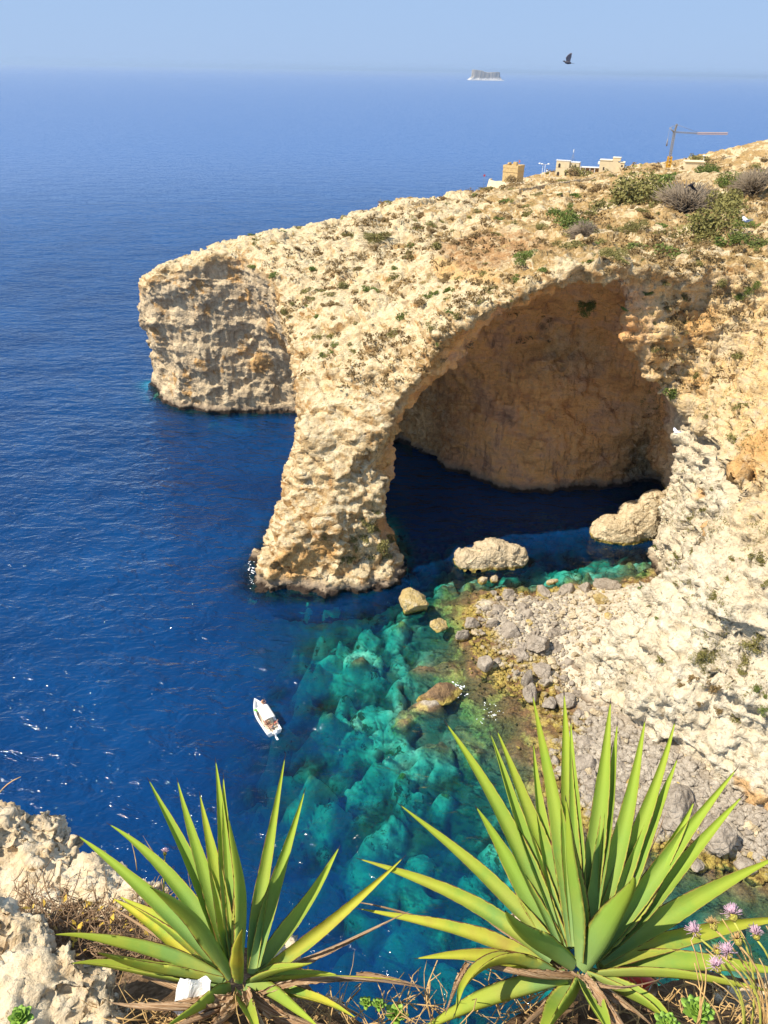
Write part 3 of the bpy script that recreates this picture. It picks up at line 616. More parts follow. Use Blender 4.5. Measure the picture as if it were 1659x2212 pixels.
def dead_material():
    mt, t, b = newmat('dead_leaf', .85, .15)
    P = t.n('ShaderNodeNewGeometry').outputs['Position']; u, tt = t.attr('u'), t.attr('t')
    uv = t.n('ShaderNodeCombineXYZ', {0: t.math('MULTIPLY', u, 9.0), 1: t.math('MULTIPLY', tt, 3.0), 2: t.math('MULTIPLY', t.noise(P, 3, 2).outputs[0], 9.0)}).outputs[0]
    n = t.noise(uv, 1.4, 5, .65).outputs[0]
    c = t.ramp(n, [(.3, (.12, .06, .03)), (.45, (.34, .20, .10)), (.6, (.55, .40, .25)), (.75, (.68, .58, .44))])
    t.t.links.new(c, b.inputs['Base Color'])
    t.t.links.new(t.n('ShaderNodeBump', {'Strength': .8, 'Distance': .006, 'Height': n}).outputs[0], b.inputs['Normal'])
    return mt
M_DEAD = dead_material()
def leaf_mesh(path, width, age, nrm, thick=.22, chan=.52, seed=0, curl=0.0, ragged=0.0):
    """path: 3 control points of a quadratic curve; nrm: direction the channel opens to"""
    p0, p1, p2 = (np.array(p, float) for p in path); n = 34; rr = np.random.default_rng(seed)
    ts = np.linspace(0, 1, n); prof = []
    V, U, T = [], [], []
    K = [-1, -.93, -.7, -.35, 0, .35, .7, .93, 1, .8, .4, 0, -.4, -.8]; m_ = len(K)
    wob = np.interp(ts, np.linspace(0, 1, 9), rr.normal(0, 1, 9))
    for i, s in enumerate(ts):
        c = p0 * (1 - s) ** 2 + p1 * 2 * s * (1 - s) + p2 * s * s
        d = (p1 - p0) * 2 * (1 - s) + (p2 - p1) * 2 * s; d /= np.linalg.norm(d)
        nn = nrm - d * (nrm @ d); nn /= np.linalg.norm(nn) + 1e-9
        if curl:
            a = curl * s * 2; b_ = np.cross(d, nn); nn = nn * math.cos(a) + b_ * math.sin(a)
        b = np.cross(d, nn); c = c + b * width * .11 * math.sin(s * 5.0 + wob[0] * 3) * s + nn * width * .10 * math.sin(s * 7.0 + wob[8] * 4) * s
        w = width * .5 * ((.70 + .30 * math.sin(min(1, s / .34) * math.pi / 2)) if s < .34 else max(0.0, (1 - ((s - .34) / .66) ** 1.4))) * (1 + .03 * wob[i])
        if s > .965: w = min(w, width * .5 * .085 * (1 - s) / .035 + 0.0004)
        w = max(w, .0004)
        for j, k in enumerate(K):
            top = j < 9
            lift = w * (chan * k * k * 1.6 if top else chan * k * k * 1.6 - thick * 1.9 * (1 - k * k) - .03)
            rg = 1.0
            if abs(k) > .9 and 0 < i < n - 1: rg = 1 + (rr.uniform(-.02, .035) if not ragged else rr.uniform(-ragged, .05))
            V.append(c + b * (w * k * rg) + nn * lift); U.append(k if top else k * .8); T.append(s)
    Q = []
    for i in range(n - 1):
        for j in range(m_):
            a = i * m_ + j; b2 = i * m_ + (j + 1) % m_; Q.append((a, a + m_, b2 + m_, b2))
    me = npmesh('leaf', V, Q); attr(me, 'u', U); attr(me, 't', T); attr(me, 'age', np.full(len(V), age))
    return me
def agave(base_px, dep, leaves, label, seed, wscale=1.0):
    C0 = A(*base_px, dep); root = empty('agave', tuple(C0)); tag(root, label, 'agave', 'agaves on the cliff edge')
    rr = np.random.default_rng(seed)
    for k, lf in enumerate(leaves):
        tx, ty, bx, by, w, side, age = lf[:7]; mid = lf[7] if len(lf) > 7 else None
        b3 = A(bx, by, dep - .03 * side + rr.uniform(-.02, .02)) if side >= 0 else A(bx, by, dep - .05)
        l = math.hypot(tx - bx, ty - by) * dep / F
        L = max(l * 1.04, .50 if side > 0 else .45)
        dd = math.sqrt(max(0.0, L * L - l * l)) * (1 if side > 0 else -1) * (1.0 if side else 0.0)
        dd = max(-.6, min(.5, dd * .75))
        t3 = A(tx, ty, dep + dd)
        m3 = (b3 + t3) / 2
        if mid: m3 = 2 * A(mid[0], mid[1], dep + dd * .5) - m3
        else: m3 = m3 + np.array([0, 0, .02])
        toaxis = (C0 + np.array([0, 0, .55])) - (b3 + t3) / 2; toaxis /= np.linalg.norm(toaxis)
        tocam = EYE - (b3 + t3) / 2; tocam /= np.linalg.norm(tocam)
        if side > 0: nn = toaxis * .55 + tocam * .75
        elif side < 0: nn = toaxis * .8 - tocam * .7
        else: nn = toaxis * .7 + tocam * .45 + np.array([0, 0, .3])
        nn = nn + rr.normal(0, .22, 3)
        age = min(1, age * .8 + rr.uniform(0, .12)); me = leaf_mesh([b3 - C0, m3 - C0, t3 - C0], w * dep / F * wscale * .75, age, nn / np.linalg.norm(nn), seed=seed * 100 + k, curl=rr.uniform(-.12, .12))
        link('leaf', me, root, M_AG)
    return root, C0
LEFT = [  # tip x,y  base x,y  width px  side(+ far, - near)  age  [mid]
 (161,1804,490,2110,44,1,.1,(318,1925)),(227,1780,500,2105,44,1,0,(378,1905)),(321,1676,498,2100,46,1,.0,(408,1865)),(384,1678,503,2100,44,1,0),(434,1708,505,2100,46,1,.3),
 (463,1636,512,2100,44,1,.1),(484,1671,516,2100,42,1,.2),(620,1625,545,2100,42,1,.2,(572,1880)),(659,1700,548,2105,44,1,.1,(600,1900)),(739,1828,545,2110,50,1,.1,(655,1965)),
 (876,1846,550,2112,40,1,.8,(715,1995)),(241,1941,470,2115,48,1,.9,(340,2010)),(254,1933,480,2110,46,1,.5,(365,2000)),(108,2025,485,2125,50,-1,.3,(290,2045)),(146,2087,480,2135,50,-1,.35,(300,2095)),
 (497,1761,515,2110,62,-1,.05,(520,1930)),(328,1915,500,2105,52,-1,.05,(420,1985)),(677,2079,540,2120,34,-1,.2),(735,2108,545,2125,34,-1,.3,(640,2108)),
 (690,2225,535,2130,46,-1,.2,(610,2160)),(350,2230,495,2140,48,-1,.2,(440,2170)),(772,2200,550,2135,34,-1,.9,(660,2155)),(519,2005,520,2120,44,-1,.9),(200,2060,480,2120,46,-1,.6,(320,2088)),(560,2250,520,2140,44,-1,.3),(880,2120,560,2125,16,-1,1.0,(700,2110))]
RIGHT = [
 (961,1553,1215,2050,58,1,.1,(1095,1790)),(1053,1577,1225,2050,50,1,0,(1130,1800)),(1069,1569,1230,2050,54,1,.15,(1160,1800)),(1148,1596,1235,2050,52,1,0,(1178,1830)),(1149,1489,1240,2045,54,1,.15,(1205,1760)),
 (1214,1486,1248,2045,58,1,.1,(1228,1760)),(1234,1550,1252,2045,44,1,0),(1324,1507,1262,2045,58,1,0,(1292,1760)),(1339,1556,1268,2045,44,1,0,(1310,1780)),(1321,1599,1265,2050,46,1,0,(1290,1810)),
 (1400,1546,1272,2050,54,1,.1,(1345,1790)),(1458,1545,1280,2050,54,1,.05,(1375,1810)),(1464,1628,1280,2055,52,1,0,(1385,1840)),(1496,1722,1275,2065,62,1,0,(1410,1895)),(1595,1652,1290,2060,54,1,.1,(1440,1860)),
 (1611,1714,1295,2065,56,1,.1,(1450,1900)),(1700,1845,1295,2075,60,1,.25,(1490,1955)),(859,1730,1205,2060,46,1,.35,(1035,1885)),(1025,1738,1225,2070,58,1,0,(1115,1890)),(768,1852,1190,2075,46,1,.45,(985,1935)),
 (1215,1717,1250,2070,72,-1,0,(1240,1900)),(1368,1883,1262,2095,78,-1,0,(1330,1985)),(1090,1972,1235,2090,62,-1,.05,(1150,2030)),(768,1961,1190,2095,46,1,.75,(985,2010)),(894,2066,1200,2100,46,0,.7,(1050,2072)),
 (975,2200,1200,2110,50,-1,.8,(1060,2080)),(880,2235,1225,2115,60,-1,.45,(1050,2165)),(1150,2260,1250,2120,74,-1,.2,(1210,2180)),(1740,1985,1300,2085,54,1,.6,(1500,2018)),(1760,2115,1290,2095,62,0,.15,(1490,2085)),
 (1470,2240,1265,2105,56,-1,.25,(1390,2165)),(1720,2150,1290,2105,40,-1,.3,(1480,2110)),(1320,2260,1255,2110,54,-1,.1)]
agL, CL = agave((512, 2128), 2.1, LEFT, 'smaller green agave at the left, growing between the pitted rocks', 5)
agR, CR = agave((1262, 2092), 2.1, RIGHT, 'larger bright green agave at the right, its leaves reaching over the beach', 6)
def dead(parent, C0, pts, w, seed, name='dead_leaf'):
    p = [A(*q) - C0 for q in pts]
    me = leaf_mesh([p[0], 2 * p[1] - (p[0] + p[2]) / 2, p[2]], w * 2.1 / F, 1, (EYE - C0) / np.linalg.norm(EYE - C0) * .7 + np.array([.2, .1, .6]), thick=.1, chan=.6, seed=seed, curl=1.2, ragged=.5)
    return link(name, me, parent, M_DEAD)
for k, (pts, w) in enumerate([([(500,2100,2.15),(400,1950,2.35),(307,1806,2.5)], 20), ([(545,2120,2.05),(720,2045,2.0),(885,1968,2.0)], 18), ([(560,2150,2.0),(720,2110,1.95),(935,2140,1.95)], 16), ([(480,2150,2.1),(360,2130,2.1),(250,2080,2.2)], 30), ([(500,2160,2.0),(380,2180,1.95),(230,2160,2.0)], 34), ([(520,2150,2.0),(470,2220,1.9),(400,2260,1.8)], 30), ([(480,2115,2.2),(330,2020,2.4),(205,1930,2.6)], 14),
                              ([(540,2150,2.0),(640,2200,1.95),(760,2215,1.95)], 30), ([(530,2140,2.0),(560,2200,1.9),(600,2260,1.8)], 26), ([(500,2150,2.0),(440,2200,1.95),(330,2230,1.9)], 24), ([(560,2140,2.05),(690,2150,2.05),(800,2215,2.1)], 20)]):
    dead(agL, CL, pts, w, 300 + k)
for k, (pts, w) in enumerate([([(1225,2100,2.1),(1130,2040,2.1),(1050,1985,2.2)], 24), ([(1240,2110,2.05),(1120,2105,2.0),(1000,2070,2.05)], 24), ([(1010,2080,2.1),(985,2140,2.05),(960,2195,2.0)], 16), ([(1250,2115,2.05),(1330,2150,2.0),(1420,2230,1.95)], 26), ([(1290,2100,2.1),(1420,2180,2.1),(1560,2260,2.0)], 26), ([(1290,2090,2.2),(1380,2090,2.3),(1450,2150,2.3)], 20), ([(1240,2110,2.1),(1180,2180,2.0),(1100,2240,1.9)], 24),
                              ([(1260,2110,2.0),(1330,2190,1.9),(1380,2260,1.85)], 24), ([(1300,2100,2.3),(1500,2110,2.4),(1600,2190,2.4)], 22), ([(1230,2100,2.05),(1330,2130,1.95),(1440,2110,2.0)], 10), ([(770,2106,2.05),(850,2112,2.0),(925,2138,2.0)], 12), ([(1200,2080,2.2),(880,1975,2.2),(760,1950,2.3)], 8), ([(1330,2000,2.2),(1390,1870,2.3),(1442,1745,2.4)], 9)]):
    dead(agR, CR, pts, w, 400 + k)

# tubes
def tube(name, P, r, mat, parent=None, k=5, taper=.6):
    P = [np.array(p, float) for p in P]; V, Fc = [], []
    for i, p in enumerate(P):
        d = P[min(i + 1, len(P) - 1)] - P[max(i - 1, 0)]; d = d / (np.linalg.norm(d) + 1e-9)
        a = np.cross(d, (0.3, .2, 1)); a /= np.linalg.norm(a) + 1e-9; b = np.cross(d, a)
        rr = r * (1 - (1 - taper) * i / max(1, len(P) - 1))
        for j in range(k):
            t = 2 * math.pi * j / k; V.append(p + a * math.cos(t) * rr + b * math.sin(t) * rr)
    for i in range(len(P) - 1):
        for j in range(k): Fc.append((i * k + j, i * k + (j + 1) % k, (i + 1) * k + (j + 1) % k, (i + 1) * k + j))
    Fc.append(tuple(range(k))[::-1]); Fc.append(tuple(range((len(P) - 1) * k, len(P) * k)))
    return (V, Fc) if name is None else link(name, pymesh(name, V, Fc), parent, mat)
def merged(name, parts, mat, parent=None, smooth=True):
    V, Fc = [], []
    for v, f_ in parts:
        o = len(V); V += list(v); Fc += [tuple(i + o for i in q) for q in f_]
    return link(name, pymesh(name, V, Fc, smooth), parent, mat)
def curve3(p, q, sag, n=7, j=0.0):
    p, q = np.array(p, float), np.array(q, float)
    return [p * (1 - s) + q * s + np.array(sag) * 4 * s * (1 - s) + (rng.normal(0, j, 3) if 0 < s < 1 else 0) for s in np.linspace(0, 1, n)]
M_STRAW = simple('straw', (.52, .34, .14), .8, .2, .35, 60)
M_TWIG = simple('twig', (.26, .17, .10), .9, .1, .5, 40)
M_GSTEM = simple('green_stem', (.42, .42, .08), .7, .2, .25, 50)
M_PINK = simple('thistle_petal', (.56, .38, .46), .7, .2, .25, 90)
M_BRACT = simple('thistle_bract', (.45, .40, .08), .7, .2, .35, 160, bump=.6)
M_GREEN = simple('succulent_green', (.20, .34, .045), .5, .4, .3, 30)
# dry scrub on the ledge behind the left agave
parts = []
for k in range(640):
    x = rng.uniform(-30, 470); y = 1945 + rng.uniform(-10, 120) + x * .06; d = 3.0 - (y - 1950) / 150 * .55 + rng.uniform(-.05, .03)
    p = A(x, y, d); L = rng.uniform(.04, .18); v = rng.normal(0, 1, 3); v[2] = abs(v[2]) * .7; v /= np.linalg.norm(v)
    parts.append(tube(None, curve3(p, p + v * L, rng.normal(0, .025, 3), 5, .006), rng.uniform(.0012, .0032), None, k=4))
tw = merged('dry_scrub', parts, M_TWIG); tag(tw, 'tangled dry brown twigs on the ledge behind the left agave', 'dry scrub', kind='stuff')
parts = []
for k in range(420):
    if k < 220: x = rng.uniform(200, 1000); y = 2150 + rng.uniform(0, 80); d = 2.02 + rng.uniform(-.1, .1)
    else: x = rng.uniform(1050, 1680); y = 2130 + rng.uniform(0, 90); d = 2.1 + rng.uniform(-.1, .15)
    p = A(x, y, d); p[2] = min(p[2], float(GH(p[0], p[1])) + .05); L = rng.uniform(.04, .16); v = rng.normal(0, 1, 3); v[2] = abs(v[2]) * .5; v /= np.linalg.norm(v)
    parts.append(tube(None, curve3(p, p + v * L, rng.normal(0, .02, 3), 4, .004), rng.uniform(.001, .003), None, k=4))
tw = merged('leaf_litter', parts, M_STRAW); tag(tw, 'straw and dead leaf litter at the feet of the agaves', 'litter', kind='stuff')
parts = []
for k in range(90):
    x = rng.uniform(60, 440); y = 1950 + rng.uniform(0, 110); d = 2.9 - (y - 1950) / 150 * .5
    p = A(x, y, d); a = rng.uniform(0, 6.28); s_ = rng.uniform(.012, .03); u = np.array([math.cos(a), math.sin(a), .8]) * s_; w = np.array([-math.sin(a), math.cos(a), 0]) * s_ * .3
    parts.append(([p, p + u * .5 + w, p + u, p + u * .5 - w], [(0, 1, 2, 3)]))
lv = merged('dry_leaves', parts, simple('ochre_leaf', (.50, .33, .04), .6, .3, .4, 60)); tag(lv, 'small ochre succulent leaves among the dry twigs', 'leaves', kind='stuff')

def thistle(hx, hy, fx, fy, dep, pink, size, label, group, bend=.02, stemmat=None):
    size *= .68
    hd = A(hx, hy, dep); ft = A(fx, fy, dep + .03)
    root = empty('thistle', tuple(ft)); tag(root, label, 'thistle', group)
    tube('stem', [p - ft for p in curve3(ft, hd, (bend, 0, bend), 8)], .0028, stemmat or M_GSTEM, root, 6, .8)
    ax = hd - ft; ax /= np.linalg.norm(ax); c = hd - ft
    # bract cup: lathed bud
    a = np.cross(ax, (0.1, .9, .3)); a /= np.linalg.norm(a); b = np.cross(ax, a)
    prof = [(0, .2), (.12, .62), (.35, .95), (.6, 1.0), (.85, .78), (1.0, .55)]; V, Fc = [], []; k = 14
    for (h_, r_) in prof:
        for j in range(k): t = 2 * math.pi * j / k; V.append(c + ax * h_ * size * 1.1 + (a * math.cos(t) + b * math.sin(t)) * r_ * size * .52)
    for i in range(len(prof) - 1):
        for j in range(k): Fc.append((i * k + j, i * k + (j + 1) % k, (i + 1) * k + (j + 1) % k, (i + 1) * k + j))
    Fc.append(tuple(range(k))[::-1])
    link('flower_head', pymesh('flower_head', V, Fc), root, M_BRACT)
    parts = []; rr = np.random.default_rng(int(hx * 7 + hy))
    for q in range(110 if pink else 46):
        ph = rr.uniform(0, 6.28); th = abs(rr.normal(0, .62 if pink else .9)); th = min(th, 1.5)
        d = ax * math.cos(th) + (a * math.cos(ph) + b * math.sin(ph)) * math.sin(th)
        s0 = c + ax * size * .95 + (d - ax * (d @ ax)) * size * .3
        s1 = s0 + d * size * rr.uniform(.75, 1.25) * (1 if pink else .7)
        parts.append(tube(None, [s0, (s0 + s1) / 2 + rr.normal(0, size * .05, 3), s1], size * .045, None, k=3, taper=.8))
    merged('petals', parts, M_PINK if pink else M_STRAW, root)
TG = 'thistles at the bottom right'
for a_ in [(1509,2025,1610,2212,1.75,True,.026,'pink thistle head furthest left in the clump, overlapping the low agave leaf'), (1585,1990,1620,2230,1.75,True,.028,'topmost bright pink thistle head of the clump'), (1635,2030,1660,2200,1.8,True,.026,'pink thistle head nearest the right edge of the picture'),
           (1577,2071,1640,2235,1.72,True,.027,'pink thistle head in the middle of the clump'), (1553,2100,1600,2250,1.7,True,.026,'lowest pink thistle head of the clump')]:
    thistle(*a_, TG)
for a_ in [(1545,2008,1650,2230,1.76,False,.026,'faded yellow thistle head between two pink ones'), (1597,2042,1655,2240,1.74,False,.026,'straw coloured seed head just below the topmost pink thistle'), (1553,2060,1645,2240,1.75,False,.020,'small dried thistle head beside the middle pink one')]:
    thistle(*a_, TG, stemmat=M_STRAW)
thistle(356, 1848, 352, 1975, 2.25, True, .016, 'single pink thistle standing behind the left agave', None, 0.0)
parts = []
for (x0, y0, x1, y1) in [(1492,2030,1510,2220),(1512,2040,1505,2220),(1560,1985,1660,2230),(1600,2010,1650,2230),(1640,2070,1650,2220),(1655,2000,1680,2120),(1525,2050,1660,2230),(1480,2120,1560,2220),(1610,2130,1670,2220),(1540,2120,1640,2230),(1500,2080,1500,2220)]:
    parts.append(tube(None, curve3(A(x1, y1, 1.78), A(x0, y0, 1.78), (.012, 0, .012), 7, .002), .0022, None, k=5))
st = merged('dry_stalks', parts, M_STRAW); tag(st, 'thin straw coloured stalks rising among the thistles', 'dry stalks', kind='stuff')
o = tube('grass_stalk', curve3(A(-10, 1730, 2.6), A(45, 1678, 2.6), (-.01, 0, .01), 6), .0025, M_STRAW); tag(o, 'single dry stalk sticking up at the left edge above the rock', 'stalk')
o = tube('grass_stalk', curve3(A(296, 1880, 2.5), A(278, 1800, 2.5), (.004, 0, 0), 5), .0018, M_STRAW); tag(o, 'thin dry stalk standing upright between two left agave leaves', 'stalk')
def rosette(name, x, y, dep, n, size, label, group=None):
    c = A(x, y, dep); root = empty(name, tuple(c)); tag(root, label, 'succulent', group)
    for k in range(n):
        g = k * 2.39996; el = .15 + 1.2 * k / n; r_ = size * (1 - .45 * k / n)
        d = np.array([math.cos(g) * math.cos(el), math.sin(g) * math.cos(el), math.sin(el)]); s = np.cross(d, (0, 0, 1)); s /= np.linalg.norm(s); nn = np.cross(s, d)
        V = []; 
        for (t, w) in [(0, .12), (.35, .24), (.7, .30), (.9, .18), (1.0, .02)]:
            for (u_, h_) in [(-1, .06), (0, -.02), (1, .06), (0, -.12)]: V.append(d * r_ * t + s * w * r_ * u_ + nn * r_ * h_ * (1 - t * .5))
        Fc = [(i * 4 + j, i * 4 + (j + 1) % 4, i * 4 + 4 + (j + 1) % 4, i * 4 + 4 + j) for i in range(4) for j in range(4)] + [(16, 17, 18, 19)]
        link('leaf', pymesh('leaf', V, Fc), root, M_GREEN)
rosette('succulent', 1505, 2188, 1.95, 26, .046, 'bright green leaf rosette at the bottom right below the agave')
rosette('succulent', 1440, 2215, 1.9, 22, .036, 'half hidden green rosette left of the bigger one at the bottom right')
rosette('succulent', 45, 2200, 1.9, 24, .034, 'small bright green leafy plant in the bottom left corner')
for (x, y, lb) in [(790,2168,'tiny green stonecrop sprig leftmost on the bottom rim'),(818,2172,'tiny green stonecrop sprig second from left on the bottom rim'),(855,2195,'larger yellow green stonecrop clump on the bottom rim')]:
    rosette('stonecrop', x, y, 2.05, 16, .022 if x < 850 else .036, lb, 'stonecrop sprigs on the bottom rim')
# crumpled white paper and a red can
c = A(415, 2152, 1.98); V = []; n = 14
for i in range(n):
    for j in range(n):
        u, v = i / (n - 1) - .5, j / (n - 1) - .5
        V.append(c + np.array([u * .085 + v * .015, v * .05 + .008 * math.sin(9 * u), v * .07 + .009 * math.sin(11 * u + 6 * v) + .006 * math.sin(23 * u * v + 9 * v) + .0015 * rng.normal()]))
Fc = [(i * n + j, (i + 1) * n + j, (i + 1) * n + j + 1, i * n + j + 1) for i in range(n - 1) for j in range(n - 1)]
o = link('paper_scrap', pymesh('paper_scrap', V, Fc, False), None, simple('white_paper', (.80, .78, .74), .8)); tag(o, 'crumpled white paper scrap at the foot of the left agave', 'paper')
o.modifiers.new('s', 'SOLIDIFY').thickness = .002
def lathe(prof, k=20, ax=None):
    V, Fc = [], []
    for (r_, z) in prof:
        for j in range(k): t = 2 * math.pi * j / k; V.append((r_ * math.cos(t), r_ * math.sin(t), z))
    for i in range(len(prof) - 1):
        for j in range(k): Fc.append((i * k + j, i * k + (j + 1) % k, (i + 1) * k + (j + 1) % k, (i + 1) * k + j))
    Fc.append(tuple(range(k))[::-1]); Fc.append(tuple(range((len(prof) - 1) * k, len(prof) * k)))
    return V, Fc
can = empty('drink_can', tuple(A(1372, 2118, 2.22))); can.rotation_euler = (R(72), R(20), R(35)); tag(can, 'red drink can lying among the dead leaves under the right agave', 'can')
v, f_ = lathe([(.024, -.052), (.031, -.046), (.031, .046), (.026, .054)]); link('can_body', pymesh('can_body', v, f_), can, simple('red_paint', (.62, .05, .03), .35, .5))
v, f_ = lathe([(.026, .0545), (.027, .057), (.024, .057), (.023, .055)]); link('can_rim', pymesh('can_rim', v, f_), can, simple('aluminium', (.6, .6, .6), .35, .5, metal=1.0))
# ------------------------------------------------------------------ boulders, shrubs, buildings, boat, birds, island, haze
bpy.context.view_layer.update()
DG = bpy.context.evaluated_depsgraph_get()
from mathutils.bvhtree import BVHTree
def bvh(me):
    n = len(me.vertices); co = np.empty(n * 3, np.float32); me.vertices.foreach_get('co', co)
    q = np.empty(len(me.loops), np.int32); me.loops.foreach_get('vertex_index', q)
    return BVHTree.FromPolygons(co.reshape(-1, 3).tolist(), q.reshape(-1, 4).tolist())
B_COAST = bvh(coast.data); B_BED = bvh(bed.data)
def hit(x, y):
    d = Vector(ray(x, y)).normalized(); best = None
    for bv in (B_COAST, B_BED):
        h = bv.ray_cast(Vector(EYE), d)
        if h[0] is not None and (best is None or h[3] < best[3]): best = h + (bv is B_COAST,) if False else (h[0], h[1], h[2], h[3])
    return best
def beach_zone(x, y):
    if y < 1290: return 'at the upper shore end below the cave'
    if y < 1400: return 'in the left half of the upper beach' if x < 1150 else ('in the middle of the upper beach' if x < 1240 else 'among the white pebbles under the cliff')
    if y < 1530: return 'by the yellow shallows' if x < 1180 else 'at the narrow waist of the beach'
    if x < 1300: return 'behind the tips of the right agave'
    return 'between the right agave leaves' if x < 1480 else 'near the right end of the beach'
def px_size(dist, px): return px * dist / F

def stone_mesh(name, seed, sub=4, planes=14, fine=.05, sq=(1, .8, .6)):
    rr = np.random.default_rng(seed); bm = bmesh.new(); bmesh.ops.create_icosphere(bm, subdivisions=sub, radius=1)
    V = np.array([v.co[:] for v in bm.verts])
    for k in range(planes):
        n = rr.normal(0, 1, 3); n /= np.linalg.norm(n); d = rr.uniform(.50, .84); s_ = V @ n
        V = V - np.maximum(s_ - d, 0)[:, None] * n * .97
    V = V + V * (fbm(V, .9, 5, seed) * .20 + fbm(V, .25, 3, seed + 9) * fine * 1.5 - .10 * np.abs(vnoise(V, .45, seed + 4)))[:, None]
    V = V / np.abs(V).max(0) * np.array(sq)
    for v, c in zip(bm.verts, V): v.co = c
    me = bpy.data.meshes.new(name); bm.to_mesh(me); bm.free()
    me.polygons.foreach_set('use_smooth', np.ones(len(me.polygons), bool))
    return me
def stone_material(name, c0, c1, c2):
    mt, t, b = newmat(name, .9, .15)
    geo = t.n('ShaderNodeNewGeometry'); P = geo.outputs['Position']; z = t.n('ShaderNodeSeparateXYZ', {0: P}).outputs[2]
    rnd = t.n('ShaderNodeObjectInfo').outputs['Random']
    n1 = t.noise(P, 1.1, 6, .65).outputs[0]; n2 = t.noise(P, 5, 5, .7).outputs[0]
    c = t.ramp(t.math('ADD', t.math('MULTIPLY', n1, .6), t.math('MULTIPLY', n2, .4)), [(.36, c0), (.5, c1), (.64, c2)])
    c = t.mix(t.math('MULTIPLY', rnd, .3), c, (.30, .25, .19))
    w = t.math('ADD', z, t.math('MULTIPLY', n2, -.9))
    c = t.mix(t.step(w, .35, -.1), c, t.ramp(n1, [(.4, (.16, .10, .03)), (.55, (.42, .32, .08))]))
    c = t.mix(t.step(w, -.35, -.7), c, (.05, .045, .02))
    t.t.links.new(c, b.inputs['Base Color'])
    ck = t.math('MINIMUM', t.n('ShaderNodeTexVoronoi', {'Vector': P, 'Scale': 1.4}, feature='DISTANCE_TO_EDGE').outputs[0], .15)
    bh = t.math('ADD', t.noise(P, 2.2, 8, .7).outputs[0], t.math('MULTIPLY', ck, 1.6))
    t.t.links.new(t.n('ShaderNodeBump', {'Strength': 1.0, 'Distance': .3, 'Height': bh}).outputs[0], b.inputs['Normal'])
    return mt
MS_G = stone_material('grey_boulder', (.21, .17, .13), (.37, .31, .24), (.50, .43, .34))
MS_C = stone_material('cream_boulder', (.32, .24, .14), (.60, .48, .30), (.72, .62, .43))
MS_Y = stone_material('ochre_boulder', (.36, .24, .07), (.55, .40, .13), (.60, .52, .36))
def boulder(x, y, w, h, mat, label, group=None, seed=0, z=None, ang=0, me=None, sink=.30, tilt=0):
    """a stone whose picture spans about w x h measuring pixels, resting on the beach or sea floor"""
    if z is None:
        H_ = hit(x, y + h * .25); p = Vector(H_[0]) if H_ else Vector(atz(x, y, 0)); p.z = max(p.z, -.5)
    else: p = Vector(atz(x, y + h * .30, z))
    dist = (p - Vector(EYE)).dot(Vector(fw)); a = w * dist / F / 2; hh_ = h * dist / F / 2
    me = me or stone_mesh('boulder', seed, 5, 16, .09)
    o = bpy.data.objects.new('boulder', me); COL.objects.link(o)
    if not me.materials: me.materials.append(mat)
    o.scale = (a, max(hh_ * 1.15, a * .6) / .8, hh_ * .95 / .6); o.rotation_euler = (tilt, 0, ang)
    o.location = p + Vector((0, hh_ * .3, hh_ * (1 - 2 * sink)))
    return tag(o, label, 'boulder', group)
RFAR = [('cell', (.3, .3, .4), .5, 0, None), ('ridge', (.35, .35, .4), .6, 5, None), ('cell', (.55, .55, .8), .45, 0, None), ('ridge', (1.3, 1.3, 1.3), .45, 5, None), ('noise', (3, 3, 3), .25, 5, None)]
def wpt(x, y, z): p = atz(x, y, z); return (float(p[0]), float(p[1]), float(p[2]))
o = blob_rock('boulder', [(wpt(1022, 1212, .6), (3.1, 2.1, 2.5), 0), (wpt(1062, 1205, .9), (3.9, 2.3, 2.9), 0), (wpt(1103, 1208, .7), (2.6, 2.1, 2.9), 0)], .26, MS_C, 61, RFAR, nscale=3.0, namp=.4)
tag(o, 'long pale boulder standing in dark water before the sea arch', 'boulder')
o = blob_rock('boulder', [(wpt(1330, 1150, .8), (4.4, 2.9, 3.1), 0), (wpt(1375, 1135, 1.5), (3.9, 2.9, 4.4), 0), (wpt(1400, 1120, 2.4), (2.7, 2.5, 5.4), 0), (wpt(1300, 1152, .3), (2.6, 2.0, 1.7), 0)], .3, MS_C, 67, RFAR, nscale=3.4, namp=.4)
tag(o, 'big wedge shaped pale boulder leaning on the cliff beside the cave mouth', 'boulder')
boulder(898, 1298, 76, 66, MS_Y, 'yellow algae covered boulder between the arch foot and the beach', seed=12, z=0, sink=.25, ang=-.7)
boulder(950, 1351, 44, 34, MS_Y, 'small yellow boulder awash at the shore below the bigger yellow one', seed=14, z=0, ang=.3)
boulder(1455, 1746, 116, 96, MS_G, 'largest grey slab of the beach, behind the right agave leaves', seed=21, z=.8, ang=.3)
boulder(1556, 1808, 90, 84, MS_G, 'flat topped grey block near the right end of the beach', seed=25, z=.5, ang=-.5, sink=.2)
boulder(1626, 1791, 40, 36, MS_C, 'rounded pale grey stone right of the flat topped grey block', seed=26, z=1.0)
boulder(1307, 1262, 68, 30, MS_G, 'long low grey boulder at the upper right end of the beach', seed=28, z=.2, ang=-.1)
boulder(1299, 1293, 38, 32, MS_Y, 'ochre boulder among white pebbles near the cliff', seed=29, z=1.4)
boulder(1164, 1388, 60, 50, MS_G, 'biggest dark grey boulder in the middle of the beach pile', seed=31, z=1.0, ang=.8)
o = boulder(945, 1500, 120, 50, MS_G, 'dark brown reef rock breaking the surface with foam on its edge', seed=35, z=-.2, ang=.2, sink=.42)
M_REEF = stone_material('reef', (.07, .04, .02), (.20, .11, .045), (.36, .22, .09)); o.data.materials.clear(); o.data.materials.append(M_REEF)
variants = {m_: [] for m_ in (MS_G, MS_C, MS_Y)}
